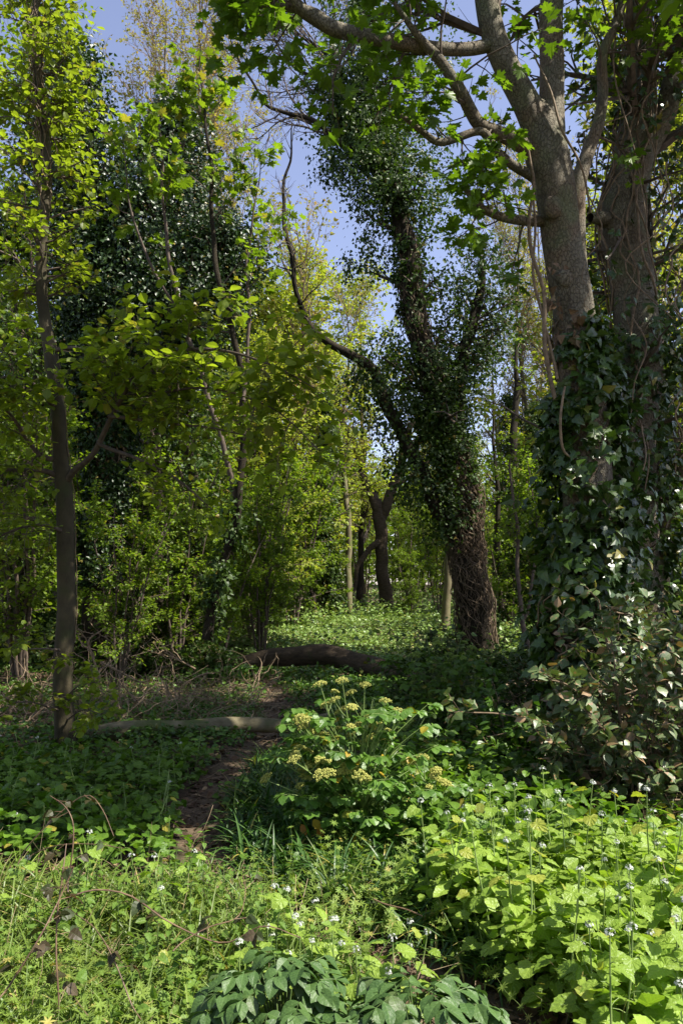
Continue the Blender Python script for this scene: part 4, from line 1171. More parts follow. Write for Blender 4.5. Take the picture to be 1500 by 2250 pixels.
clad(c, c1, 1250, 26, lambda t: np.interp(t, [0, .22, .35, .45, .55, .68, .78, .9, 1], [.02, .06, .3, .7, .95, 1.1, 1.45, 1.4, .9]), .08, [IVY_LO], .2, 1, .26, keep=lambda c: fn(c, 1.1) > -.12)
clad(c, c1, 300, 26, lambda t: .12 + 0 * t, .08, [IVY_LO], .22, 1, .2)
clad(c, c2, 260, 22, lambda t: np.interp(t, [0, .1, .4, .5, 1], [.3, .5, .55, .25, .01]), .08, [IVY_LO], .02, .45, .25)
clad(c, c3, 260, 22, lambda t: np.interp(t, [0, .5, 1], [.35, .9, 1.1]), .08, [IVY_LO], 0, 1, .30)
clad(c, c4, 120, 22, lambda t: .6 + 0 * t, .08, [IVY_LO], 0, .35, .3)
for P in tw: leaves_along(c, P, [IVY_LO], 7, .08, flat=.3, droop=.3)
clad(c, c6, 240, 26, lambda t: .5 + 0 * t, .08, [IVY_LO], 0, .42, .3)
clad(c, c5, 150, 26, lambda t: .5 + 0 * t, .08, [IVY_LO], 0, .42, .3)
c.obj('ivy', M['ivyfar'], ct)
vg = Geo(); vg.add(*ivy_roots(c1, 330, .0, .36, .010, .9, .07, 1.3)); vg.add(*ivy_roots(c1, 60, .3, .6, .012, .6, .05, .8)); vg.obj('ivy_stem', M['vinedark'], ct)

# ------------------------------------------------------------------ forked oak beyond the clearing
OY = 32.0
o1 = L((852, 1362, OY, .36), (848, 1330, OY, .29), (840, 1240, OY, .26), (834, 1160, OY, .25), (832, 1115, OY, .22), (832, 1095, OY, .12), n=18, jit=.05)
o2 = L((834, 1145, OY, .20), (815, 1085, OY, .19), (796, 1030, OY, .16), (768, 960, OY, .12), (735, 870, OY, .04), n=18, jit=.08)
o3 = L((832, 1145, OY, .20), (855, 1090, OY, .20), (876, 1045, OY, .18), (890, 960, OY, .14), (940, 900, OY, .10), (960, 820, OY, .04), n=20, jit=.08)
o4 = L((835, 1185, OY, .16), (808, 1215, OY - .4, .12), (785, 1250, OY - .8, .09), (775, 1300, OY - 1, .05), n=12, jit=.05)
o5 = L((862, 1065, OY, .12), (905, 1050, OY, .09), (950, 1000, OY, .06), (990, 950, OY, .03), n=14, jit=.05)
o6 = L((810, 1080, OY, .10), (770, 1060, OY, .07), (745, 1075, OY, .05), (715, 1050, OY, .02), n=14, jit=.05)
b0 = base_of(o1)
ot = thing('oak_tree', 'dark forked oak beyond the clearing with crooked spreading limbs', 'tree', b0)
trunk_obj('trunk', o1, M['barklog'], ot, 16, .08, 30)
for lb in (o2, o3, o4, o5, o6): trunk_obj('limb', lb, M['barklog'], ot, 8, .06)
g, tw = twiggery([o2, o3, o5, o6], 16, 1.8, 7, .8, .3, (.5, 1.2), .04, .3, rmin=.008)
g.obj('branches', M['twig'], ot)
c = Geo()
for P in tw: leaves_along(c, P, [SMALL], 8, .11, flat=.4)
c.obj('crown', M['bud'], ot)

# ------------------------------------------------------------------ smaller trunks one can tell apart
def pole(label, pts, mat, crown='mid', n1=10, l1=1.0, per=6, t0=.4, sides=10, name='young_tree', ls=.09, group=None, ivy=0):
    lb = L(*pts, n=26, jit=.03)
    r = thing(name, label, 'tree', base_of(lb), group)
    trunk_obj('trunk', lb, M[mat], r, sides, .06)
    g, tw = twiggery([lb], n1, l1, 6, l1 * .45, t0, (.5, 1.2), .04, .35)
    g.obj('branches', M['twig'], r)
    c = Geo()
    for P in tw: leaves_along(c, P, [SMALL, OVATE], per, ls, flat=.5)
    c.obj('crown', M[crown], r)
    if ivy:
        c = Geo(); clad(c, lb, ivy, 20, lambda t: .12 + .35 * t, .08, [IVY_LO], .0, 1, .22, keep=lambda q: fn(q, 1.5) > -.3); c.obj('ivy', M['ivyfar'], r)
    return r, lb


pole('pale mossy pole trunk standing just left of the leaning ivy trunk', ((976, 1385, 22, .16), (978, 1340, 22, .12), (985, 1280, 22, .115), (990, 1200, 22, .10), (1000, 1100, 22, .09), (1010, 980, 22, .07), (1020, 800, 22, .04), (1025, 650, 22, .02)), 'barkpale')
pole('dark stump like short trunk at the back of the clearing', ((643, 1365, 30, .14), (643, 1330, 30, .13), (640, 1290, 30, .12), (630, 1200, 30, .09), (625, 1080, 30, .04)), 'barkdark')
pole('thin dark sapling forked low, right of the leaning ivy trunk', ((1160, 1425, 13, .05), (1150, 1360, 13, .038), (1138, 1250, 13, .034), (1130, 1150, 13, .028), (1118, 1020, 13, .015)), 'twig', t0=.5, n1=8, l1=.8)
pole('second thin stem beside the forked sapling', ((1150, 1360, 13.1, .030), (1160, 1300, 13.1, .026), (1175, 1230, 13.1, .022), (1182, 1140, 13.1, .012)), 'twig', t0=.5, n1=7, l1=.6)
pole('short dark trunk in the sunny strip right of the leaning ivy trunk', ((1102, 1350, 24, .13), (1100, 1290, 24, .11), (1095, 1200, 24, .10), (1090, 1050, 24, .06), (1080, 900, 24, .03)), 'barkdark')
pole('straight dark trunk left of the big sycamore', ((1130, 1352, 25, .19), (1130, 1280, 25, .17), (1128, 1150, 25, .15), (1130, 950, 25, .12), (1135, 750, 25, .05)), 'barkdark')
pole('slim leaning trunk at the left end of the clearing', ((590, 1345, 24, .09), (600, 1250, 24, .08), (620, 1150, 24, .07), (660, 1050, 24, .05), (690, 950, 24, .03)), 'barkdark')
pole('straight slim trunk behind the slender grey trunk', ((60, 1400, 14, .09), (55, 1250, 14, .08), (50, 1100, 14, .07), (58, 900, 14, .05), (60, 700, 14, .03)), 'barkdark', ivy=90)
pole('crooked trunk left of the leaning sapling', ((410, 1385, 15, .15), (415, 1300, 15, .13), (420, 1200, 15, .12), (430, 1100, 15, .10), (415, 960, 15, .07), (420, 800, 15, .03)), 'barkdark', ivy=130)
pole('dark trunk between the ivy roots trunk and the crooked trunk', ((345, 1380, 17, .16), (345, 1250, 17, .14), (350, 1100, 17, .12), (345, 950, 17, .07)), 'barkdark', ivy=130)
pole('leaning slim trunk left of the forked oak', ((765, 1350, 28, .14), (766, 1250, 28, .12), (762, 1100, 28, .10), (750, 1000, 28, .08), (742, 900, 28, .04)), 'barkpale')
pole('slim trunk leaning right at the back of the wood', ((700, 1330, 34, .12), (690, 1250, 34, .11), (700, 1150, 34, .10), (740, 1030, 34, .07), (770, 950, 34, .03)), 'barkdark')

# ------------------------------------------------------------------ unseen trees added right of the picture, crowns laid out to shade the floor
def shade_tree(label, x, y, H, blobs, seed, r0=.2, mat='syc', leaf=.13):
    """blobs: (ground x, ground y, height, radius, leaf count): a crown part standing sunward of that ground spot"""
    global rng
    keep = rng; rng = np.random.default_rng(seed)
    z0 = float(ground_z(x, y))
    root = thing('maple_tree', label, 'tree', (x, y, z0), 'unseen maples added for shade')
    lb = spline([(x, y, z0 - .2, r0 * 1.3), (x, y, z0 + 1, r0), (x + .1, y, z0 + H * .5, r0 * .7), (x, y + .1, z0 + H * .8, r0 * .4), (x, y, z0 + H, .03)], 22, .03)
    trunk_obj('trunk', lb, M['barksmooth'], root, 12)
    g = Geo(); c = Geo()
    for (bx, by, h, rad, cnt) in blobs:
        cc = np.array([bx, by, 0]) + SUN * (h / SUN[2])
        t = np.clip((cc[2] * .75 - z0) / H, .15, .95)
        s = lb[0][int(t * 21)]
        mid = (s + cc) / 2 + [0, 0, .3]
        P, r = spline([(*s, r0 * .35), (*mid, r0 * .22), (*cc, .02)], 10, .04)
        g.add(*tubes(P, r, 6))
        a, tw = twiggery([(P, r)], 14, rad * 1.1, 8, rad * .5, .35, (.5, 1.4), .03, .5)
        g.merge(a)
        per = max(1, int(cnt / (14 * 8)))
        leaves_along(c, tw[0], [MAPLE_LO], per, leaf, t0=0, flat=.5, off=.05)
    g.obj('branches', M['twig'], root)
    c.obj('crown', M[mat], root)
    rng = keep

# crowns sunward of the spots the photograph shows in shade
shade_tree('unseen maple added outside the right edge to shade the middle of the path', 7.0, 8.5, 13, [(-.5, 7.4, 9, 1.3, 1900), (-2.0, 8.6, 9.5, 1.9, 2600), (.7, 8.0, 9, 1.1, 1700), (-.4, 11.0, 10, 2.0, 2600), (1.6, 9.8, 10, 1.7, 2400), (-2.9, 10.9, 10.5, 1.7, 2400)], 201)
shade_tree('unseen maple added farther right to shade the fallen logs', 10.5, 14.0, 14, [(1.6, 12.0, 10.5, 2.0, 2600), (-2.4, 13.2, 12, 2.1, 2800), (.4, 13.6, 11.5, 2.0, 2600)], 202)
shade_tree('unseen maple added behind the garlic mustard patch to shade the bend of the path', 3.7, 5.3, 12, [(-1.7, 6.3, 8.8, .9, 1500), (-3.0, 5.9, 9.6, 1.3, 2000), (-2.4, 7.1, 9, 1.2, 1900), (.1, 6.7, 8.2, .7, 1200), (-2.7, 5.0, 6.5, 1.0, 1500), (-1.6, 5.15, 7, .7, 900)], 203, .17)
for k, (px_, Y_, s_) in enumerate(((2050, 26, 1.1), (2250, 34, 1.1), (-500, 16, 1.1), (-700, 27, 1.2))):
    copy_tree(mapleC, far_at(px_, Y_), k * 1.7, s_, ['maple far outside the right edge', 'distant maple outside the right edge', 'maple outside the left edge', 'distant maple outside the left edge'][k], 'maples in the far wood')

for k, (x_, y_, s_) in enumerate(((-4.5, -4.0, 1.0), (-8.0, 1.0, 1.0), (.5, -8.5, 1.0), (6.0, -9.5, 1.1), (-9.5, 7.5, 1.0), (14.5, -2.0, .8), (-3.0, -10.0, 1.1))):
    copy_tree(mapleC, (x_, y_, float(ground_z(x_, y_))), k * 2.3, s_, 'maple standing behind the viewer', 'maples behind the viewer')


# ------------------------------------------------------------------ fallen logs
def log_end(P, r, g, i=0):
    s = 14
    T = nrm(P[1] - P[0]) if i == 0 else nrm(P[-1] - P[-2])
    c = P[0] if i == 0 else P[-1]; rr = r[0] if i == 0 else r[-1]
    X = nrm(np.cross(T, [0, 0, 1.0])); Z = np.cross(X, T)
    a = np.arange(s) / s * 6.283
    V = np.vstack([c[None] - T * .01 * (1 if i == 0 else -1), c + (X * np.cos(a)[:, None] + Z * np.sin(a)[:, None]) * rr * 1.03])
    F = np.array([(0, 1 + k, 1 + (k + 1) % s) for k in range(s)])
    g.add(V, F)


near = L((180, 1626, 8.3, 0.084), (215, 1612, 8.3, 0.087), (262, 1607, 8.35, 0.084), (330, 1606, 8.4, 0.077), (398, 1602, 8.45, 0.074), (470, 1595, 8.55, 0.084), (560, 1592, 8.65, 0.082), (640, 1590, 8.85, 0.074), (720, 1578, 9.2, 0.063), (790, 1568, 9.6, 0.042), n=50, jit=.02)
P, r = near
lg = thing('fallen_log', 'slim smooth grey green log lying across the path in front', 'log', (P[0][0], P[0][1], P[0][2] - .09))
trunk_obj('bark', near, M['barklog2'], lg, 18, .12, 110)
g = Geo(); log_end(P, r, g); g.obj('cut_end', M['twigpale'], lg)
lb = L((262, 1622, 8.55, .03), (258, 1640, 8.45, .025), (250, 1655, 8.4, .015), n=8); trunk_obj('branch_stub', lb, M['barklog2'], lg, 8, .02)

far = L((440, 1474, 14.9, .11), (500, 1462, 14.8, .15), (560, 1450, 14.7, .165), (640, 1441, 14.6, .175), (720, 1444, 14.4, .18), (800, 1460, 14.0, .175), (870, 1480, 13.3, .16), (930, 1510, 12.8, .13), n=50, jit=.03)
P, r = far
lg2 = thing('fallen_log', 'thick brown rough barked log arching over the ground at the edge of the clearing', 'log', (P[0][0], P[0][1], P[0][2] - .2))
trunk_obj('bark', far, M['barklog'], lg2, 24, .11, 110)
g = Geo(); log_end(P, r, g); log_end(P, r, g, 1); g.obj('cut_end', M['twigpale'], lg2)

# ------------------------------------------------------------------ ground cover that nobody could count
def gpos(n, x0, x1, y0, y1, dens_far=1.0, path=.25, fr=True, patch=0.0, ps=.8):
    x = rng.uniform(x0, x1, n); y = y0 + (y1 - y0) * rng.random(n) ** dens_far
    k = np.ones(n, bool)
    if fr: k &= np.abs(x) < .46 * y + 1.2
    if path is not None: k &= on_path(x, y) < path + .35 * rng.random(n) * (rng.random(n) < .3)
    if patch: k &= fn(np.stack([x, y, 0 * x], -1), ps) > -patch + rng.normal(size=n) * .25
    x, y = x[k], y[k]
    return np.stack([x, y, ground_z(x, y)], -1)


def herb_leaves(g, B, temps, size, h, per=1, flat=.75, spread=.06):
    """leaves held over the ground at height up to h"""
    P = np.repeat(B, per, 0)
    K = len(P)
    P = P + np.stack([rng.normal(size=K) * spread, rng.normal(size=K) * spread, h * rng.random(K) ** .7], -1)
    D = rng.normal(size=(K, 3)); D[:, 2] = D[:, 2] * .3 - .05
    N = np.array([[0, 0, flat]]) + rng.normal(size=(K, 3)) * (1.1 - flat)
    return scatter(g, temps, P, D, N, size * rng.uniform(.6, 1.3, K))


g = Geo()
herb_leaves(g, gpos(22000, -7, 7, 4.2, 16, 1.3, .1, patch=.6), [OVATE, ROUND[0], MUST_LO[0]], .050, .12, 3)
herb_leaves(g, gpos(7500, -9, 9, 9, 20, 1.2, .2, patch=-.05), [IVY_LO, OVATE], .060, .16, 3)
B = gpos(5200, -.2, 3.5, 7, 12.6, 1.2, .3, patch=.5)
herb_leaves(g, B, [OVATE, ROUND[0]], .06, .25, 3)
B = gpos(260, -2.9, 0, 7.95, 8.25, 1, .5); herb_leaves(g, B, MUST_LO, .06, .16, 2)
B = gpos(240, -2.6, .2, 13.2, 14.1, 1, None); herb_leaves(g, B, [OVATE], .07, .28, 4)
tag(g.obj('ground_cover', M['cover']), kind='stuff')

g = Geo()
herb_leaves(g, gpos(34000, -12, 16, 14.8, 30, 1.0, .1, patch=1.5), [OVATE, ROUND[0], SMALL], .085, .30, 3)
herb_leaves(g, gpos(9000, -24, 26, 26, 55, 1.0, None, patch=.9), [SMALL], .16, .5, 3)
herb_leaves(g, gpos(2600, -9, 12, 16, 30, 1.0, None, patch=-.15, ps=.9), [OVATE, TOOTHED], .10, .75, 5, spread=.12)
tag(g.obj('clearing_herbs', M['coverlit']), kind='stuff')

g = Geo()
B = gpos(60000, -7, 7, 2.0, 16, 1.6, None)
K = len(B); D = rng.normal(size=(K, 3)); D[:, 2] *= .25
B[:, 2] += .004 + .012 * rng.random(K) - .035 * on_path(B[:, 0], B[:, 1])
scatter(g, [OVATE2, SMALL, MAPLE_LO], B, D, np.array([[0, 0, 1.]]) + rng.normal(size=(K, 3)) * .45, .052 * rng.uniform(.4, 1.3, K))
tag(g.obj('leaf_litter', M['litter']), kind='stuff')

g = Geo()
B = gpos(5200, -6, 6, 2.2, 15, 1.4, None)
K = len(B); D = rng.normal(size=(K, 3)); D[:, 2] = rng.normal(size=K) * .12; B[:, 2] += .01
P1, R1 = grow(B, nrm(D), rng.uniform(.06, .38, K), rng.uniform(.0012, .004, K), 5, .25, 0.0, .6)
P1[:, :, 2] = np.maximum(P1[:, :, 2], ground_z(P1[:, :, 0], P1[:, :, 1]) + .004 - .03 * on_path(P1[:, :, 0], P1[:, :, 1]))
g.add(*tubes(P1, R1, 3))
tag(g.obj('fallen_twigs', M['twigpale']), kind='stuff')
g = Geo()                         # last year's dry stalks standing among the herbs
B = np.vstack([gpos(520, -2.2, .1, 2.1, 4.3, 1, .1), gpos(160, .9, 1.6, 2.2, 3.6, 1, None), gpos(260, 1.7, 3.4, 4.3, 5.6, 1, None)]); K = len(B)
D = rng.normal(size=(K, 3)) * [.8, .8, .2] + [0, 0, .8]
P1, R1 = grow(B, nrm(D), rng.uniform(.15, .45, K), rng.uniform(.0009, .0022, K), 6, .15, -.03, .5)
g.add(*tubes(P1, R1, 3))
tag(g.obj('dry_stalks', M['straw']), kind='stuff')


def grasses(g, B, temps, h, per, up=1.0, lean=.55):
    P = np.repeat(B, per, 0); K = len(P)
    P = P + np.stack([rng.normal(size=K) * .03, rng.normal(size=K) * .03, np.zeros(K)], -1)
    D = np.stack([rng.normal(size=K) * lean, rng.normal(size=K) * lean, np.full(K, up)], -1)
    N = -np.stack([D[:, 0], D[:, 1], -.3 * np.ones(K)], -1)
    return scatter(g, temps, P, D, N, h * rng.uniform(.55, 1.25, K))


# dark strap leaves right of the path
g = Geo()
B = gpos(900, -.75, .95, 4.3, 7.2, 1, .15)
grasses(g, B, STRAPS, .30, 7)
B = gpos(260, .0, .75, 3.4, 4.6, 1, .1); grasses(g, B, STRAPS, .26, 6)
tag(g.obj('bluebell_leaves', M['strap']), kind='stuff')
g = Geo()
B = gpos(3000, -2.2, .15, 2.1, 4.2, 1, .1, patch=.5, ps=1.7); grasses(g, B, BLADES, .33, 6, lean=.7)
B = gpos(500, -.8, 1.0, 3.4, 7.5, 1, .1); grasses(g, B, BLADES, .24, 6)
B = gpos(260, -4, -.5, 9, 14, 1, .3); grasses(g, B, BLADES, .22, 6)
B = gpos(300, 2.0, 3.2, 4.3, 5.6, 1, .1); grasses(g, B, BLADES, .3, 5)
tag(g.obj('grass', M['grass']), kind='stuff')


# cleavers: upright stems with whorls of narrow leaves
def cleavers(B, hmin, hmax, whorls=6, per=7, size=.027):
    K = len(B)
    D = np.stack([rng.normal(size=K) * .6, rng.normal(size=K) * .6, np.ones(K)], -1)
    P1, R1 = grow(B, nrm(D), rng.uniform(hmin, hmax, K), np.full(K, .0014), 6, .22, .05, .6)
    gs = Geo(); gs.add(*tubes(P1, R1, 3))
    gl = Geo()
    par = np.repeat(np.arange(K), whorls); t = np.tile(np.linspace(.25, 1, whorls), K)
    f = t * 5; i = np.minimum(f.astype(int), 4); w = (f - i)[:, None]
    pos = P1[par, i] * (1 - w) + P1[par, i + 1] * w
    T = nrm(P1[par, i + 1] - P1[par, i]); X = perp(T); Yv = np.cross(T, X)
    a = (np.arange(per) / per * 6.283)[None, :] + rng.random((len(par), 1)) * 6
    Dd = X[:, None] * np.cos(a)[..., None] + Yv[:, None] * np.sin(a)[..., None] + T[:, None] * .35
    Nn = np.repeat(T[:, None], per, 1)
    S = np.repeat((size * rng.uniform(.7, 1.2, len(par)) * (1.15 - .35 * t))[:, None], per, 1)
    Pp = np.repeat(pos[:, None], per, 1)
    scatter(gl, NARROW, Pp.reshape(-1, 3), Dd.reshape(-1, 3), Nn.reshape(-1, 3), S.ravel(), wid=1.5, rnd=np.repeat(rng.random(len(par)), per))
    return gs, gl


B = np.vstack([gpos(1900, -2.2, .2, 2.0, 4.15, 1, .25, patch=.1, ps=2.2), gpos(160, -.3, .9, 3.9, 5.3, 1, .3), gpos(90, .7, 1.3, 2.9, 3.7, 1, .1), gpos(220, 1.9, 3.2, 4.2, 5.4, 1, .1)])
gs, gl = cleavers(B, .18, .36)
cl = gl.obj('cleavers', M['cleaver']); tag(cl, kind='stuff')
tag(gs.obj('cleavers_stems', M['stem']), kind='stuff')


g = Geo()
B = gpos(2600, -2.2, .25, 2.1, 4.2, 1, .1, patch=.1, ps=2.9)
herb_leaves(g, B, [TOOTHED, OVATE, MUST_LO[0], LANCE[0]], .042, .24, 2, .6)
tag(g.obj('mixed_herbs', M['nettle']), kind='stuff')


# ------------------------------------------------------------------ garlic mustard, plant by plant
def petals(g, P, N, s):
    """small four petalled flowers"""
    K = len(P)
    N = nrm(N); X = perp(N); Yv = np.cross(N, X)
    for k in range(4):
        a = k * math.pi / 2
        d = X * math.cos(a) + Yv * math.sin(a); e = np.cross(N, d)
        q = np.stack([P, P + (d * .62 + e * .42 + N * .1) * s, P + (d * 1.05 + N * .15) * s, P + (d * .62 - e * .42 + N * .1) * s], 1)
        g.add(q.reshape(-1, 3), np.arange(K * 4).reshape(K, 4))


def mustard(seed, H, leaf, n=9, mat='mustard', heads=1, label='', name='garlic_mustard'):
    global rng
    keep = rng; rng = np.random.default_rng(seed)
    root = thing(name, label, 'plant', (0, 0, 0))
    lx, ly = rng.normal(size=2) * .05
    lb = spline([(0, 0, -.04, .0042), (lx * .4, ly * .4, H * .35, .0038), (lx, ly, H * .7, .003), (lx * 1.4, ly * 1.2, H, .002)], 12)
    g = Geo(); g.add(*tubes(lb[0], lb[1], 6))
    P, r = lb
    c = Geo(); a = rng.uniform(0, 6.28)
    for k in range(n):
        t = .12 + .83 * k / (n - 1); f = t * 11; i = min(int(f), 10)
        p = P[i] * (1 - f + i) + P[i + 1] * (f - i)
        a += 2.4 + rng.normal() * .3
        pl = (.085 * (1 - t) ** 1.1 + .012) * rng.uniform(.8, 1.3)
        d = np.array([math.cos(a), math.sin(a), .45])
        q = p + d * pl
        g.add(*tubes(np.array([p, (p + q) / 2 + [0, 0, .004], q]), np.array([.0016, .0013, .001]), 4))
        D = np.array([[math.cos(a), math.sin(a), rng.uniform(-.55, .05)]])
        N = np.array([[rng.normal() * .3, rng.normal() * .3, 1.0]])
        scatter(c, MUST, q[None], D, N, leaf * (1.2 - .62 * t) * rng.uniform(.85, 1.2))
    heads_g = []; bud = Geo()
    tips = [P[-1]] if heads else []
    for hk in range(heads - 1):
        b = P[7 + hk % 3]; a2 = rng.uniform(0, 6.28)
        e = b + np.array([math.cos(a2) * .05, math.sin(a2) * .05, H * .22])
        g.add(*tubes(np.array([b, (b + e) / 2 + [math.cos(a2) * .012, math.sin(a2) * .012, 0], e]), np.array([.002, .0017, .0013]), 4))
        tips.append(e)
    for tp in tips:
        m = 19
        v = rng.normal(size=(m, 3)); v[:, 2] = np.abs(v[:, 2]) * .8; v = nrm(v)
        fl = Geo(); heads_g.append(fl)
        petals(fl, tp + v * [.014, .014, .015], v + [0, 0, .5], .0048)
        u = nrm(rng.normal(size=(8, 3)) * [.5, .5, .2] + [0, 0, 1])
        scatter(bud, SMALL, np.repeat((tp + [0, 0, .008])[None], 8, 0), u, perp(u), .012)
    g.merge(bud)
    so = g.obj('stem', M['stem'], root, smooth=True); c.obj('foliage', M[mat], root)
    for fl in heads_g: fl.obj('flower_head', M['petal'], so)
    rng = keep
    return root


spots = []
def place_many(protos, pts, labels, group, smin=.8, smax=1.15):
    first = {id(p): True for p in protos}
    for k, (x, y) in enumerate(pts):
        p = protos[k % len(protos)]
        z = float(ground_z(x, y)); s = random.uniform(smin, smax); rz = random.uniform(0, 6.28)
        lab = labels(x, y) if callable(labels) else labels
        if first[id(p)]:
            p.location = (x, y, z); p.rotation_euler = (0, 0, rz); p.scale = (s, s, s); p['label'] = lab; p['group'] = group
            first[id(p)] = False
        else:
            copy_tree(p, (x, y, z), rz, s, lab, group)


def poisson(n, x0, x1, y0, y1, dmin, ok=lambda x, y: True, tries=30000):
    out = []
    for _ in range(tries):
        if len(out) >= n: break
        x, y = random.uniform(x0, x1), random.uniform(y0, y1)
        if ok(x, y) and all((x - a) ** 2 + (y - b) ** 2 > dmin * dmin for a, b in out): out.append((x, y))
    return out


def inpatch(x, y):
    xl = np.interp(y, [1.9, 2.6, 3.2, 3.8, 4.4], [.86, .84, .80, .48, .50]) + .06 * math.sin(y * 9)
    return x > xl and x < .4286 * y + .45


big = [mustard(300 + k, (.50, .60, .42, .55, .34, .62, .46, .38, .52)[k], .090 + .009 * (k % 4), 9 + k % 4, heads=(1, 2, 0, 1, 0, 1, 2, 0, 0)[k]) for k in range(9)]
pp = poisson(175, .4, 2.6, 2.0, 4.4, .118, inpatch)
place_many(big, pp, lambda x, y: 'garlic mustard plant in the sunlit patch at lower right', 'garlic mustard in the sunlit patch', .82, 1.12)
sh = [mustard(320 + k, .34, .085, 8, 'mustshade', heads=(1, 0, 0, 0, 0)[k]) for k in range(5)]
pp = poisson(80, -3.6, -.95, 4.7, 6.9, .20, lambda x, y: abs(x) < .45 * y + .2 and on_path(x, y) < .02)
place_many(sh, pp, 'shaded garlic mustard plant left of the path in front of the near log', 'garlic mustard left of the path', .6, 1.1)
fr = [mustard(330 + k, .40, .095, 9, heads=1 + k % 2) for k in range(4)]
pp = poisson(15, -.30, .20, 2.65, 3.4, .12)
place_many(fr, pp, 'lit garlic mustard plant beside the dark leaved bush at the bottom middle', 'garlic mustard at the bottom middle', .8, 1.1)
pp = [(-.88, 3.75), (-.80, 3.85), (-.72, 3.62), (-1.45, 3.7), (-1.30, 3.95), (-.62, 3.4)]
fr2 = [mustard(340 + k, .42, .09, 8) for k in range(2)]
place_many(fr2, pp, 'garlic mustard plant among the nettles left of the path', 'garlic mustard among the nettles', .85, 1.05)
# low leaves filling the patch
g = Geo()
B = gpos(5200, .35, 2.9, 1.9, 4.5, 1, None)
B = B[[inpatch(x, y) for x, y in B[:, :2]]]
herb_leaves(g, B, MUST_LO, .075, .34, 2)
tag(g.obj('mustard_undergrowth', M['mustard']), kind='stuff')
g = Geo()
B = gpos(2400, -4, -.8, 4.4, 7.2, 1, .05); herb_leaves(g, B, MUST_LO, .07, .26, 2)
B = gpos(1200, .9, 3.6, 4.3, 7.0, 1, .05); herb_leaves(g, B, MUST_LO, .07, .25, 2)
B = gpos(900, .35, 1.6, 4.4, 7.4, 1, .05); herb_leaves(g, B, LEAFLET, .07, .40, 3)
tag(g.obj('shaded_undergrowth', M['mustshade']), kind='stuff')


# ------------------------------------------------------------------ nettles
def nettle(seed, H=.36, label=''):
    global rng
    keep = rng; rng = np.random.default_rng(seed)
    root = thing('nettle', label, 'plant', (0, 0, 0))
    lx, ly = rng.normal(size=2) * .04
    P, r = spline([(0, 0, -.03, .0032), (lx * .5, ly * .5, H * .5, .0028), (lx, ly, H, .0016)], 12)
    g = Geo(); g.add(*tubes(P, r, 5)); c = Geo()
    n = 8; a = rng.uniform(0, 3)
    for k in range(n):
        t = .15 + .83 * k / (n - 1); f = t * 11; i = min(int(f), 10); p = P[i] * (1 - f + i) + P[i + 1] * (f - i)
        a += math.pi / 2
        for s in (0, math.pi):
            b = a + s; d = np.array([math.cos(b), math.sin(b), .3]); q = p + d * .018 * (1.2 - t)
            g.add(*tubes(np.array([p, q]), np.array([.001, .0008]), 3))
            sz = .075 * (1 - .65 * max(0, t - .35) / .65) * rng.uniform(.85, 1.15) * (1 if t > .2 else .8)
            scatter(c, [TOOTHED], q[None], np.array([[math.cos(b), math.sin(b), rng.uniform(-.45, .15) + (.5 if k == n - 1 else 0)]]), np.array([[rng.normal() * .15, rng.normal() * .15, 1.0]]), sz)
    g.obj('stem', M['stemdark'], root); c.obj('foliage', M['nettle'], root)
    rng = keep
    return root


ne = [nettle(400 + k, .34 + .03 * k) for k in range(4)]
pp = poisson(46, -1.25, -.22, 3.05, 4.15, .095, lambda x, y: on_path(x, y) < .1 and (y > 3.5 or x > -.8))
place_many(ne, pp, 'sunlit stinging nettle beside the path at lower left', 'nettles beside the path', .7, 1.0)


# ------------------------------------------------------------------ alexanders with domed yellow green umbels
def umbel(g, stem, p, d, R_=.035, n=12, m=15, s=.0038):
    d = nrm(np.asarray(d, float))
    Z = d; X = perp(Z[None])[0]; Yv = np.cross(Z, X)
    k = np.arange(n); rr = np.sqrt((k + .5) / n); a = k * 2.4
    tips = p + (X[None] * (np.cos(a) * rr)[:, None] + Yv[None] * (np.sin(a) * rr)[:, None]) * R_ + Z * (R_ * (1.0 - .45 * rr ** 2))[:, None]
    st = np.stack([np.repeat(p[None], n, 0), (p + tips) / 2 + Z * .002, tips], 1)
    stem.add(*tubes(st, np.full((n, 3), .0008), 3))
    oc = np.array([(1, 0, 0), (-1, 0, 0), (0, 1, 0), (0, -1, 0), (0, 0, 1), (0, 0, -1)], float)
    of = np.array([(0, 2, 4), (2, 1, 4), (1, 3, 4), (3, 0, 4), (2, 0, 5), (1, 2, 5), (3, 1, 5), (0, 3, 5)])
    v = nrm(rng.normal(size=(n * m, 3)) + Z * .6)
    c = np.repeat(tips, m, 0) + v * R_ * .22
    V = c[:, None] + oc[None] * s * rng.uniform(.7, 1.3, (n * m, 1, 1))
    g.add(V.reshape(-1, 3), (of[None] + (np.arange(n * m) * 6)[:, None, None]).reshape(-1, 3))


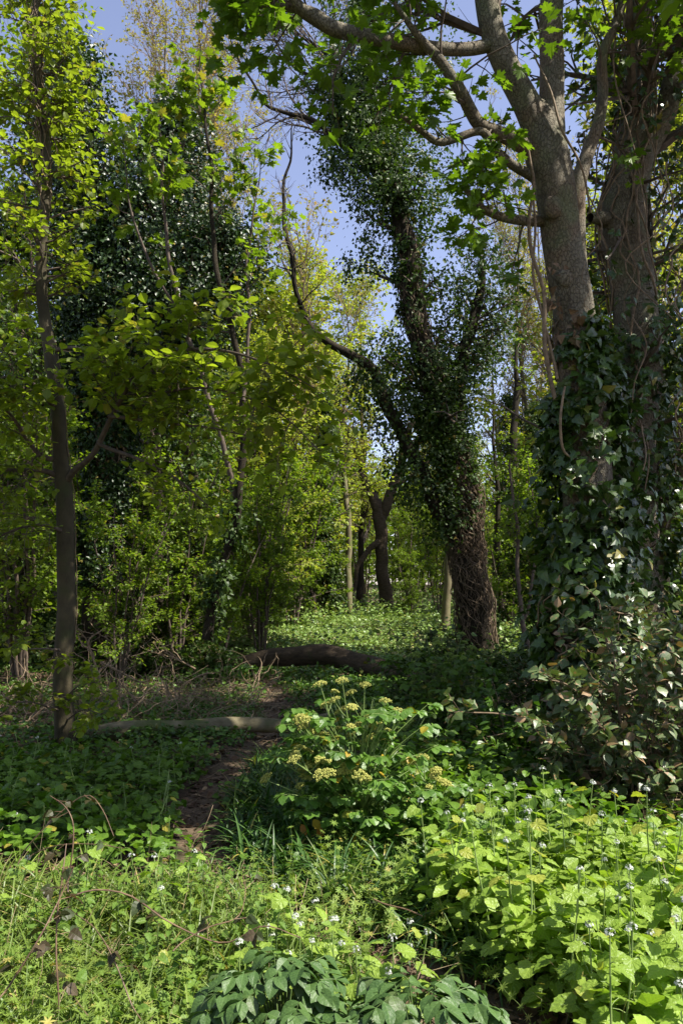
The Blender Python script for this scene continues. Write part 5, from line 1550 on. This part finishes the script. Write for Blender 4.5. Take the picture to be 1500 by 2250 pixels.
def alexanders(loc, tips, label, leafn, seed, umat='umbel', lmat='alex', smat='stem', R_=.038, spread=.42, hz=(.15, .62), ls=.065):
    global rng
    keep = rng; rng = np.random.default_rng(seed)
    loc = np.asarray(loc, float)
    root = thing('alexanders', label, 'plant', loc)
    sg = Geo(); lf = Geo()
    ums = []
    for ti, T in enumerate(tips):
        T = np.asarray(T, float)
        b = loc + np.array([rng.normal() * .03, rng.normal() * .03, -.03])
        hor = (T - b) * [1, 1, 0]
        mid = b + hor * .35 + [0, 0, (T[2] - b[2]) * .55]
        P, r = spline([(*b, .006), (*mid, .005), (*(mid * .35 + T * .65 + [0, 0, .01]), .004), (*T, .0026)], 14, .004)
        sg.add(*tubes(P, r, 6))
        D = nrm(P[-1] - P[-4])
        ug = Geo(); umbel(ug, sg, P[-1], D + [0, 0, .7], R_); ums.append(ug)
        for k in range(rng.integers(3, 6)):        # side umbels from the top fork
            i = rng.integers(8, 12); a = rng.uniform(0, 6.28)
            e = P[i] + np.array([math.cos(a) * .075, math.sin(a) * .075, .075 + rng.uniform(-.02, .04)])
            sg.add(*tubes(np.array([P[i], P[i] * .5 + e * .5 + [0, 0, -.008], e]), np.array([.003, .0025, .002]), 5))
            ug = Geo(); umbel(ug, sg, e, e - P[i] + [0, 0, .06], R_ * rng.uniform(.6, .95)); ums.append(ug)
        for i in (10, 8, 5):                       # leaf ruffs at the joints
            a0 = rng.uniform(0, 6.28)
            for q in range(rng.integers(2, 4)):
                a = a0 + q * 2.1; d = np.array([math.cos(a), math.sin(a), .35]); e = P[i] + d * .035
                for w in (-.9, 0, .9):
                    D2 = np.array([[math.cos(a + w), math.sin(a + w), rng.uniform(-.3, .25)]])
                    scatter(lf, LEAFLET, e[None] - [[0, 0, .002]], D2, np.array([[rng.normal() * .3, rng.normal() * .3, 1]]), ls * (.62 if i > 9 else .8) * rng.uniform(.8, 1.15))
    # big divided leaves on stalks from the base
    for k in range(leafn):
        a = rng.uniform(0, 6.28); h = rng.uniform(*hz); d = rng.uniform(.08, spread)
        b = loc + [0, 0, .0]
        e = loc + np.array([math.cos(a) * d, math.sin(a) * d, h])
        P, r = spline([(*b, .004), (*(b * .55 + e * .45 + [0, 0, h * .25]), .003), (*e, .0018)], 8)
        sg.add(*tubes(P, r, 4))
        for q in (-1.15, 0, 1.15):                 # three stalks of three leaflets
            aa = a + q; m = e + np.array([math.cos(aa), math.sin(aa), .05]) * (.045 if q else .06)
            sg.add(*tubes(np.array([e, m]), np.array([.0016, .0012]), 3))
            for w in (-1.0, 0, 1.0):
                D2 = np.array([[math.cos(aa + w), math.sin(aa + w), rng.uniform(-.5, .1)]])
                scatter(lf, LEAFLET, m[None], D2, np.array([[rng.normal() * .35, rng.normal() * .35, 1]]), ls * rng.uniform(.75, 1.15))
    so = sg.obj('stem', M[smat], root); lf.obj('foliage', M[lmat], root)
    for ug in ums: ug.obj('flower_head', M[umat], so)
    rng = keep
    return root


AY = 5.2
atips = [W(705, 1512, AY), W(752, 1505, AY - .1), W(800, 1515, AY), W(660, 1585, AY - .2), W(645, 1600, AY), W(845, 1550, AY + .1), W(872, 1572, AY), W(800, 1580, AY + .2), W(615, 1672, AY - .1), W(650, 1675, AY - .3), W(755, 1672, AY - .3), W(705, 1708, AY - .5), W(790, 1710, AY - .5), W(590, 1715, AY - .1)]
alexanders((.10, 5.25, float(ground_z(.1, 5.25))), atips, 'tall alexanders plant with domes of yellow green flowers standing sunlit in the middle', 175, 501, hz=(.10, .86), spread=.52, R_=.041, ls=.064)
t2 = [W(895, 1682, 4.9), W(928, 1672, 4.95), W(955, 1700, 5.0)]
alexanders((.52, 5.0, float(ground_z(.52, 5.0))), t2, 'small alexanders plant with two flower heads beside the garlic mustard patch', 12, 502, spread=.3, hz=(.1, .45))
t3 = [W(px, py, 7.8 + .3 * (k % 3)) for k, (px, py) in enumerate(((880, 1420), (905, 1448), (935, 1395), (960, 1420), (985, 1445), (1012, 1400), (1035, 1430), (915, 1495), (1060, 1475), (945, 1465), (1000, 1480)))]
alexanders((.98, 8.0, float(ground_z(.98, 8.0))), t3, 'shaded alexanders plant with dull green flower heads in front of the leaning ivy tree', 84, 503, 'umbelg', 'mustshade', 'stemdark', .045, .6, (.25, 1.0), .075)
t4 = [W(px, py, 6.6) for px, py in ((800, 1560), (840, 1620), (900, 1590))]
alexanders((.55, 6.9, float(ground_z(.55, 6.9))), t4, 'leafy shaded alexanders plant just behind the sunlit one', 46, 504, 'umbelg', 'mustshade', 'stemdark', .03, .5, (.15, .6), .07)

# ------------------------------------------------------------------ dark glossy leaved plants at the bottom edge
def darkbush(loc, label, n, seed, Rx, Ry, h0, h1, ls=.062):
    global rng
    keep = rng; rng = np.random.default_rng(seed)
    loc = np.asarray(loc, float)
    root = thing('dark_leaved_bush', label, 'bush', loc, 'dark leaved bushes at the bottom edge')
    sg = Geo(); lf = Geo()
    for k in range(n):
        a = rng.uniform(0, 6.28); d = math.sqrt(rng.random())
        e = loc + np.array([math.cos(a) * d * Rx, math.sin(a) * d * Ry, h0 + (h1 - h0) * (1 - d ** 2) + rng.normal() * .02])
        P, r = spline([(*(loc + [0, 0, -.02]), .004), (*(loc * .5 + e * .5 + [0, 0, (e[2] - loc[2]) * .2]), .003), (*e, .0016)], 9)
        sg.add(*tubes(P, r, 4))
        T = nrm((P[-1] - P[-3]) * [1, 1, .3] + [0, 0, .02])
        a = math.atan2(T[1], T[0]) + rng.normal() * .4
        for pr in range(3):                        # pairs of leaflets and one at the tip
            m = e + np.array([math.cos(a), math.sin(a), -.05]) * (.036 * pr)
            for w in ((-1.15, 1.15) if pr < 2 else (-.95, 0, .95)):
                D2 = np.array([[math.cos(a + w), math.sin(a + w), rng.uniform(-.45, .05)]])
                scatter(lf, LANCE, m[None], D2, np.array([[rng.normal() * .3, rng.normal() * .3, 1]]), ls * rng.uniform(.75, 1.2), wid=1.25)
        sg.add(*tubes(np.array([e, e + np.array([math.cos(a), math.sin(a), -.05]) * .075]), np.array([.0016, .001]), 3))
    sg.obj('stem', M['stemdark'], root); lf.obj('foliage', M['dark'], root)
    rng = keep
    return root


darkbush((-.18, 2.62, .0), 'bush of dark matt leaflets left of the bottom middle', 84, 601, .30, .22, .16, .42, .056)
darkbush((.22, 2.35, .0), 'bush of large dark leaflets arching at the very bottom, right of the middle', 80, 602, .28, .22, .20, .48, .057)
darkbush((-.02, 2.30, .0), 'low bush of dark leaflets between the other two at the bottom edge', 44, 603, .2, .2, .2, .40, .055)

# ------------------------------------------------------------------ bramble canes at lower left
def bramble(label, pts, seed, leaves=5, sub=2, mat='bramble'):
    global rng
    keep = rng; rng = np.random.default_rng(seed)
    P, r = L(*pts, n=22, jit=.022); r = r * .75
    root = thing('bramble_cane', label, 'plant', (P[0][0], P[0][1], float(P[0][2])), 'bramble canes at lower left')
    g = Geo(); g.add(*tubes(P, r, 6))
    K = 40; i = rng.integers(1, 20, K); T = nrm(P[i + 1] - P[i]); d = perp(T)
    st = np.stack([P[i], P[i] + d * .007 - T * .002], 1); g.add(*tubes(st, np.stack([np.full(K, .0013), np.full(K, .0002)], 1), 3))
    c = Geo()
    for k in range(leaves):
        i = int(4 + 17 * (k + rng.random()) / leaves); i = min(i, 20); a = rng.uniform(0, 6.28)
        e = P[i] + np.array([math.cos(a) * .05, math.sin(a) * .05, rng.uniform(-.02, .03)])
        g.add(*tubes(np.array([P[i], e]), np.array([.0014, .001]), 3))
        for w in (-1.2, 0, 1.2):
            scatter(c, [TOOTHED], e[None], np.array([[math.cos(a + w), math.sin(a + w), rng.uniform(-.9, .2)]]), np.array([[rng.normal() * .6, rng.normal() * .6 - .3, .7]]), .042 * rng.uniform(.5, 1.25), wid=1.1)
    g.obj('cane', M['rust'], root); c.obj('foliage', M[mat], root)
    rng = keep


bramble('tan cane rising at left with a hooked top', ((150, 1960, 3.4, .0045), (152, 1860, 3.4, .004), (148, 1800, 3.42, .0035), (130, 1760, 3.45, .003), (98, 1732, 3.5, .002)), 701, 3)
bramble('reddish cane arching right above the nettles', ((40, 1900, 3.6, .004), (120, 1790, 3.6, .0035), (180, 1738, 3.6, .003), (215, 1765, 3.55, .0025), (242, 1820, 3.5, .002)), 702, 2)
bramble('upright cane of dark brown leaves at the left edge', ((110, 2260, 2.7, .004), (108, 2100, 2.75, .004), (118, 2000, 2.8, .0035), (140, 1900, 2.85, .003), (150, 1850, 2.9, .002)), 703, 8)
bramble('cane with dark leaves crossing the lowest left corner', ((-20, 2215, 2.55, .004), (60, 2060, 2.6, .0035), (110, 1960, 2.7, .003), (150, 1880, 2.75, .002)), 704, 6)
bramble('long reddish cane running right towards the mustard plants', ((170, 1965, 3.0, .004), (280, 1975, 3.0, .004), (370, 2030, 3.0, .0038), (480, 2060, 3.0, .0035), (570, 2015, 3.0, .003), (655, 2042, 3.0, .0025)), 705, 5)
bramble('thin dark cane leaning across the cleavers', ((310, 2240, 2.6, .003), (270, 2120, 2.7, .003), (230, 2060, 2.8, .0025), (180, 2030, 2.9, .002)), 706, 3)
bramble('cane curving up in front of the path', ((380, 2090, 2.9, .003), (450, 2040, 2.95, .003), (510, 2010, 3.0, .0025), (525, 1950, 3.1, .002), (520, 1905, 3.2, .002)), 707, 3)
bramble('cane with purple grey leaves beside the nettles', ((60, 1890, 3.5, .003), (120, 1860, 3.45, .003), (190, 1848, 3.4, .0025), (260, 1850, 3.4, .002)), 708, 3)
bramble('dry cane lying over the bare soil right of the middle', ((820, 1975, 3.8, .004), (860, 1995, 3.75, .004), (905, 2010, 3.7, .0038), (942, 2028, 3.65, .003)), 709, 1, 'mustard')

# ------------------------------------------------------------------ yellow withered leaves low on the sunlit plant
g = Geo()
pts = np.array([W(px, py, 4.9) for px, py in ((785, 1830), (788, 1850), (668, 1860), (672, 1835), (700, 1822), (600, 1940), (625, 1935), (730, 1990), (690, 2010), (560, 1910), (585, 1925), (840, 1925), (705, 1840))])
scatter(g, LEAFLET, pts, rng.normal(size=pts.shape) * [.6, .4, 1], rng.normal(size=pts.shape) * .4 + [0, -1, .4], .065)
tag(g.obj('yellow_leaves', M['yellow']), kind='stuff')

# ------------------------------------------------------------------ lit ivy bush at right and dark ivy bushes
def ivybush(label, loc, Rx, Ry, H, clumps, per, size, temps, mat, seed, sprays=(), twigs=60, smat='vine', name='ivy_bush', gap=None):
    global rng
    keep = rng; rng = np.random.default_rng(seed)
    loc = np.asarray(loc, float)
    root = thing(name, label, 'bush', loc)
    K = clumps
    v = rng.normal(size=(K, 3)); v[:, 2] = np.abs(v[:, 2]); v = nrm(v) * (rng.random((K, 1)) ** .4)
    c = loc + v * [Rx, Ry, H] * (1 + .18 * fn(v * 3, 2.0, seed))[:, None]
    if gap is not None: k = gap(c); c = c[k]; v = v[k]; K = len(c)
    g = Geo(); lf = Geo()
    idx = rng.integers(0, K, min(K, twigs))
    b = loc + rng.normal(size=(len(idx), 3)) * [Rx * .3, Ry * .3, .0]
    m = (b + c[idx]) / 2 + rng.normal(size=b.shape) * .08 + [0, 0, .1]
    q = np.stack([b, b * .6 + m * .4 + rng.normal(size=b.shape) * .03, m, m * .4 + c[idx] * .6 + rng.normal(size=b.shape) * .03, c[idx]], 1)
    g.add(*tubes(q, np.repeat(np.linspace(.011, .003, 5)[None], len(idx), 0), 4))
    D = nrm(v + rng.normal(size=v.shape) * .6 + [0, -.2, 0])
    P1, R1 = grow(c, D, np.full(K, .22), np.full(K, .003), 5, .2, .03, .5)
    g.add(*tubes(P1, R1, 3))
    leaves_along(lf, P1, temps, per, size, t0=0, flat=.55, droop=.1, off=.02, spread=1.0)
    for pts in sprays:
        P, r = L(*pts, n=14, jit=.02)
        g.add(*tubes(P, r, 5))
        pos, D, l, rad, t = spawn(P[None], r[None], np.array([9]), .2, 1, (.5, 1.2), .22, .6)
        P2, R2 = grow(pos, D, l, np.maximum(rad, .002), 5, .15, .02, .5); g.add(*tubes(P2, R2, 3))
        leaves_along(lf, P2, temps, 7, size, t0=.1, flat=.55, droop=.1, off=.02)
    g.obj('branches', M[smat], root); lf.obj('foliage', M[mat], root)
    rng = keep
    return root


ivybush('bush of pale glossy ivy leaves with brown edges, sunlit at the right edge', (2.45, 6.0, .0), 1.05, .6, 1.5, 450, 10, .080, BIGIVY, 'bush', 801,
        sprays=[((1330, 1600, 6.0, .007), (1200, 1600, 5.9, .006), (1100, 1570, 5.8, .005), (1010, 1560, 5.7, .003)),
                ((1300, 1560, 5.9, .006), (1250, 1510, 5.8, .005), (1200, 1500, 5.7, .003)),
                ((1335, 1665, 5.8, .007), (1270, 1650, 5.7, .005), (1190, 1620, 5.6, .004), (1150, 1560, 5.6, .003)),
                ((1400, 1540, 5.8, .006), (1330, 1520, 5.7, .005), (1270, 1540, 5.6, .003)),
                ((1330, 1690, 5.6, .005), (1340, 1620, 5.5, .004), (1300, 1580, 5.5, .003))], twigs=90)
ivybush('low dark ivy bush between the slender grey trunk and the clearing', (-4.0, 15.2, .1), 1.5, .8, 1.15, 500, 16, .075, [IVY_LO, OVATE], 'ivyfar', 802)
ivybush('small dark ivy mound hiding the left end of the big log', (-2.35, 14.3, .0), .5, .4, .55, 160, 14, .075, [IVY_LO, OVATE], 'ivyfar', 803)
ivybush('dark ivy bush at the foot of the old ivy crowned tree', (-7.0, 15.5, .1), 1.8, .9, 1.8, 480, 16, .08, [IVY_LO, OVATE], 'ivyfar', 804)
ivybush('dim ivy thicket behind the lit ivy bush at the right edge', (4.2, 8.2, .0), 1.4, .8, 2.2, 420, 14, .085, [IVY, IVY2], 'ivynear', 805)
ivybush('dark ivy spray on the low ground right of the leaning ivy tree', (3.3, 13.4, .0), 1.2, .7, .7, 260, 14, .075, [IVY_LO, OVATE], 'ivyfar', 806)
ivybush('grey green holly like bush right of the leaning ivy tree, high in the shade', (5.0, 19.0, .2), 1.2, 1.0, 4.6, 620, 16, .09, [OVATE, IVY_LO], 'ivyfar', 807)
ivybush('dense shaded shrub in front of the forked sapling trunk', (2.2, 9.2, .0), .7, .5, .8, 220, 12, .07, [OVATE, IVY_LO], 'ivyfar', 808)
ivybush('dark shrub behind the dull flowered alexanders plant', (1.25, 10.2, .0), .8, .5, 1.0, 240, 12, .07, [OVATE, IVY_LO], 'ivyfar', 809)
ivybush('dark low shrub left of the lit ivy bush', (1.55, 7.0, .0), .55, .4, .6, 170, 12, .07, [OVATE, LEAFLET[0]], 'cover', 810)


# ------------------------------------------------------------------ brushwood
def brush(label, pts, seed, n1=9, l1=.7, r=.014):
    global rng
    keep = rng; rng = np.random.default_rng(seed)
    P, rr = L(*pts, n=20, jit=.04)
    root = thing('dead_branch', label, 'branch', (P[0][0], P[0][1], float(P[0][2])), 'dead branches heaped behind the near log')
    g = Geo(); g.add(*tubes(P, rr, 6))
    pos, D, l, rad, t = spawn(P[None], rr[None], np.array([n1]), .1, 1, (.4, 1.1), l1, .6)
    P1, R1 = grow(pos, D, l, np.maximum(rad, .004), 9, .30, -.01, .4); g.add(*tubes(P1, R1, 4))
    pos, D, l, rad, t = spawn(P1, R1, np.full(n1, 3), .2, 1, (.4, 1.1), l1 * .5, .6)
    P2, R2 = grow(pos, D, l, np.maximum(rad, .003), 8, .32, -.01, .5); g.add(*tubes(P2, R2, 3))
    g.obj('twigs', M['twigpale'], root)
    rng = keep


brush_rows = [
    ('pale forked dead branch standing up behind the near log', ((212, 1500, 10.0, .016), (205, 1450, 10, .014), (198, 1412, 10, .012), (225, 1395, 10, .008), (240, 1388, 10, .004))),
    ('dead branch arching right over the brushwood heap', ((210, 1450, 10.4, .012), (260, 1475, 10.4, .011), (310, 1490, 10.4, .009), (345, 1462, 10.4, .005))),
    ('curling tan twig in the middle of the brushwood', ((270, 1505, 10.6, .010), (290, 1530, 10.6, .010), (340, 1545, 10.6, .008), (400, 1570, 10.6, .005))),
    ('dead branch at the right end of the brushwood', ((365, 1500, 11, .012), (375, 1540, 11, .010), (405, 1570, 11, .006))),
    ('dead branch lying low behind the near log', ((250, 1600, 9.4, .013), (310, 1560, 9.5, .010), (330, 1530, 9.6, .006))),
    ('pale dead branch at the left edge of the wood', ((10, 1590, 9.6, .016), (60, 1580, 9.6, .014), (100, 1560, 9.6, .010), (140, 1540, 9.6, .005))),
    ('broken grey branch left of the slender trunk', ((5, 1520, 10, .014), (30, 1560, 10, .012), (50, 1590, 10, .007))),
    ('dead branch leaning on the brushwood from the back', ((430, 1470, 12.5, .014), (390, 1450, 12.5, .012), (350, 1420, 12.5, .007))),
    ('thin dead branch above the ivy mound', ((470, 1480, 12, .010), (430, 1500, 11.8, .009), (380, 1520, 11.6, .006))),
    ('dead branch near the ground by the path', ((520, 1560, 11, .010), (460, 1545, 11, .009), (410, 1530, 11, .006))),
    ('bleached dead branch at the left end of the clearing', ((545, 1400, 18, .02), (552, 1372, 18, .016), (548, 1350, 18, .008))),
    ('dead branch under the leaning ivy tree', ((1110, 1505, 11, .016), (1170, 1480, 11, .012), (1215, 1470, 11, .006))),
    ('tangled dead branch at the foot of the leaning ivy tree', ((1075, 1560, 10.5, .012), (1120, 1540, 10.5, .010), (1170, 1545, 10.5, .006))),
]
for k, (lab, pts) in enumerate(brush_rows): brush(lab, pts, 900 + k, 9 if k < 10 else 6, .62)
g = Geo()     # the finest of it
B = gpos(620, -4.8, -.8, 9.3, 13.0, 1, .5); K = len(B)
D = rng.normal(size=(K, 3)); D[:, 2] = np.abs(D[:, 2]) * .6 + .1; B[:, 2] += .02
P1, R1 = grow(B, nrm(D), rng.uniform(.3, .9, K), rng.uniform(.004, .009, K), 10, .32, -.03, .5)
P1[:, :, 2] = np.maximum(P1[:, :, 2], ground_z(P1[:, :, 0], P1[:, :, 1]) + .01)
g.add(*tubes(P1, R1, 3))
tag(g.obj('brushwood_twigs', M['twigpale']), kind='stuff')
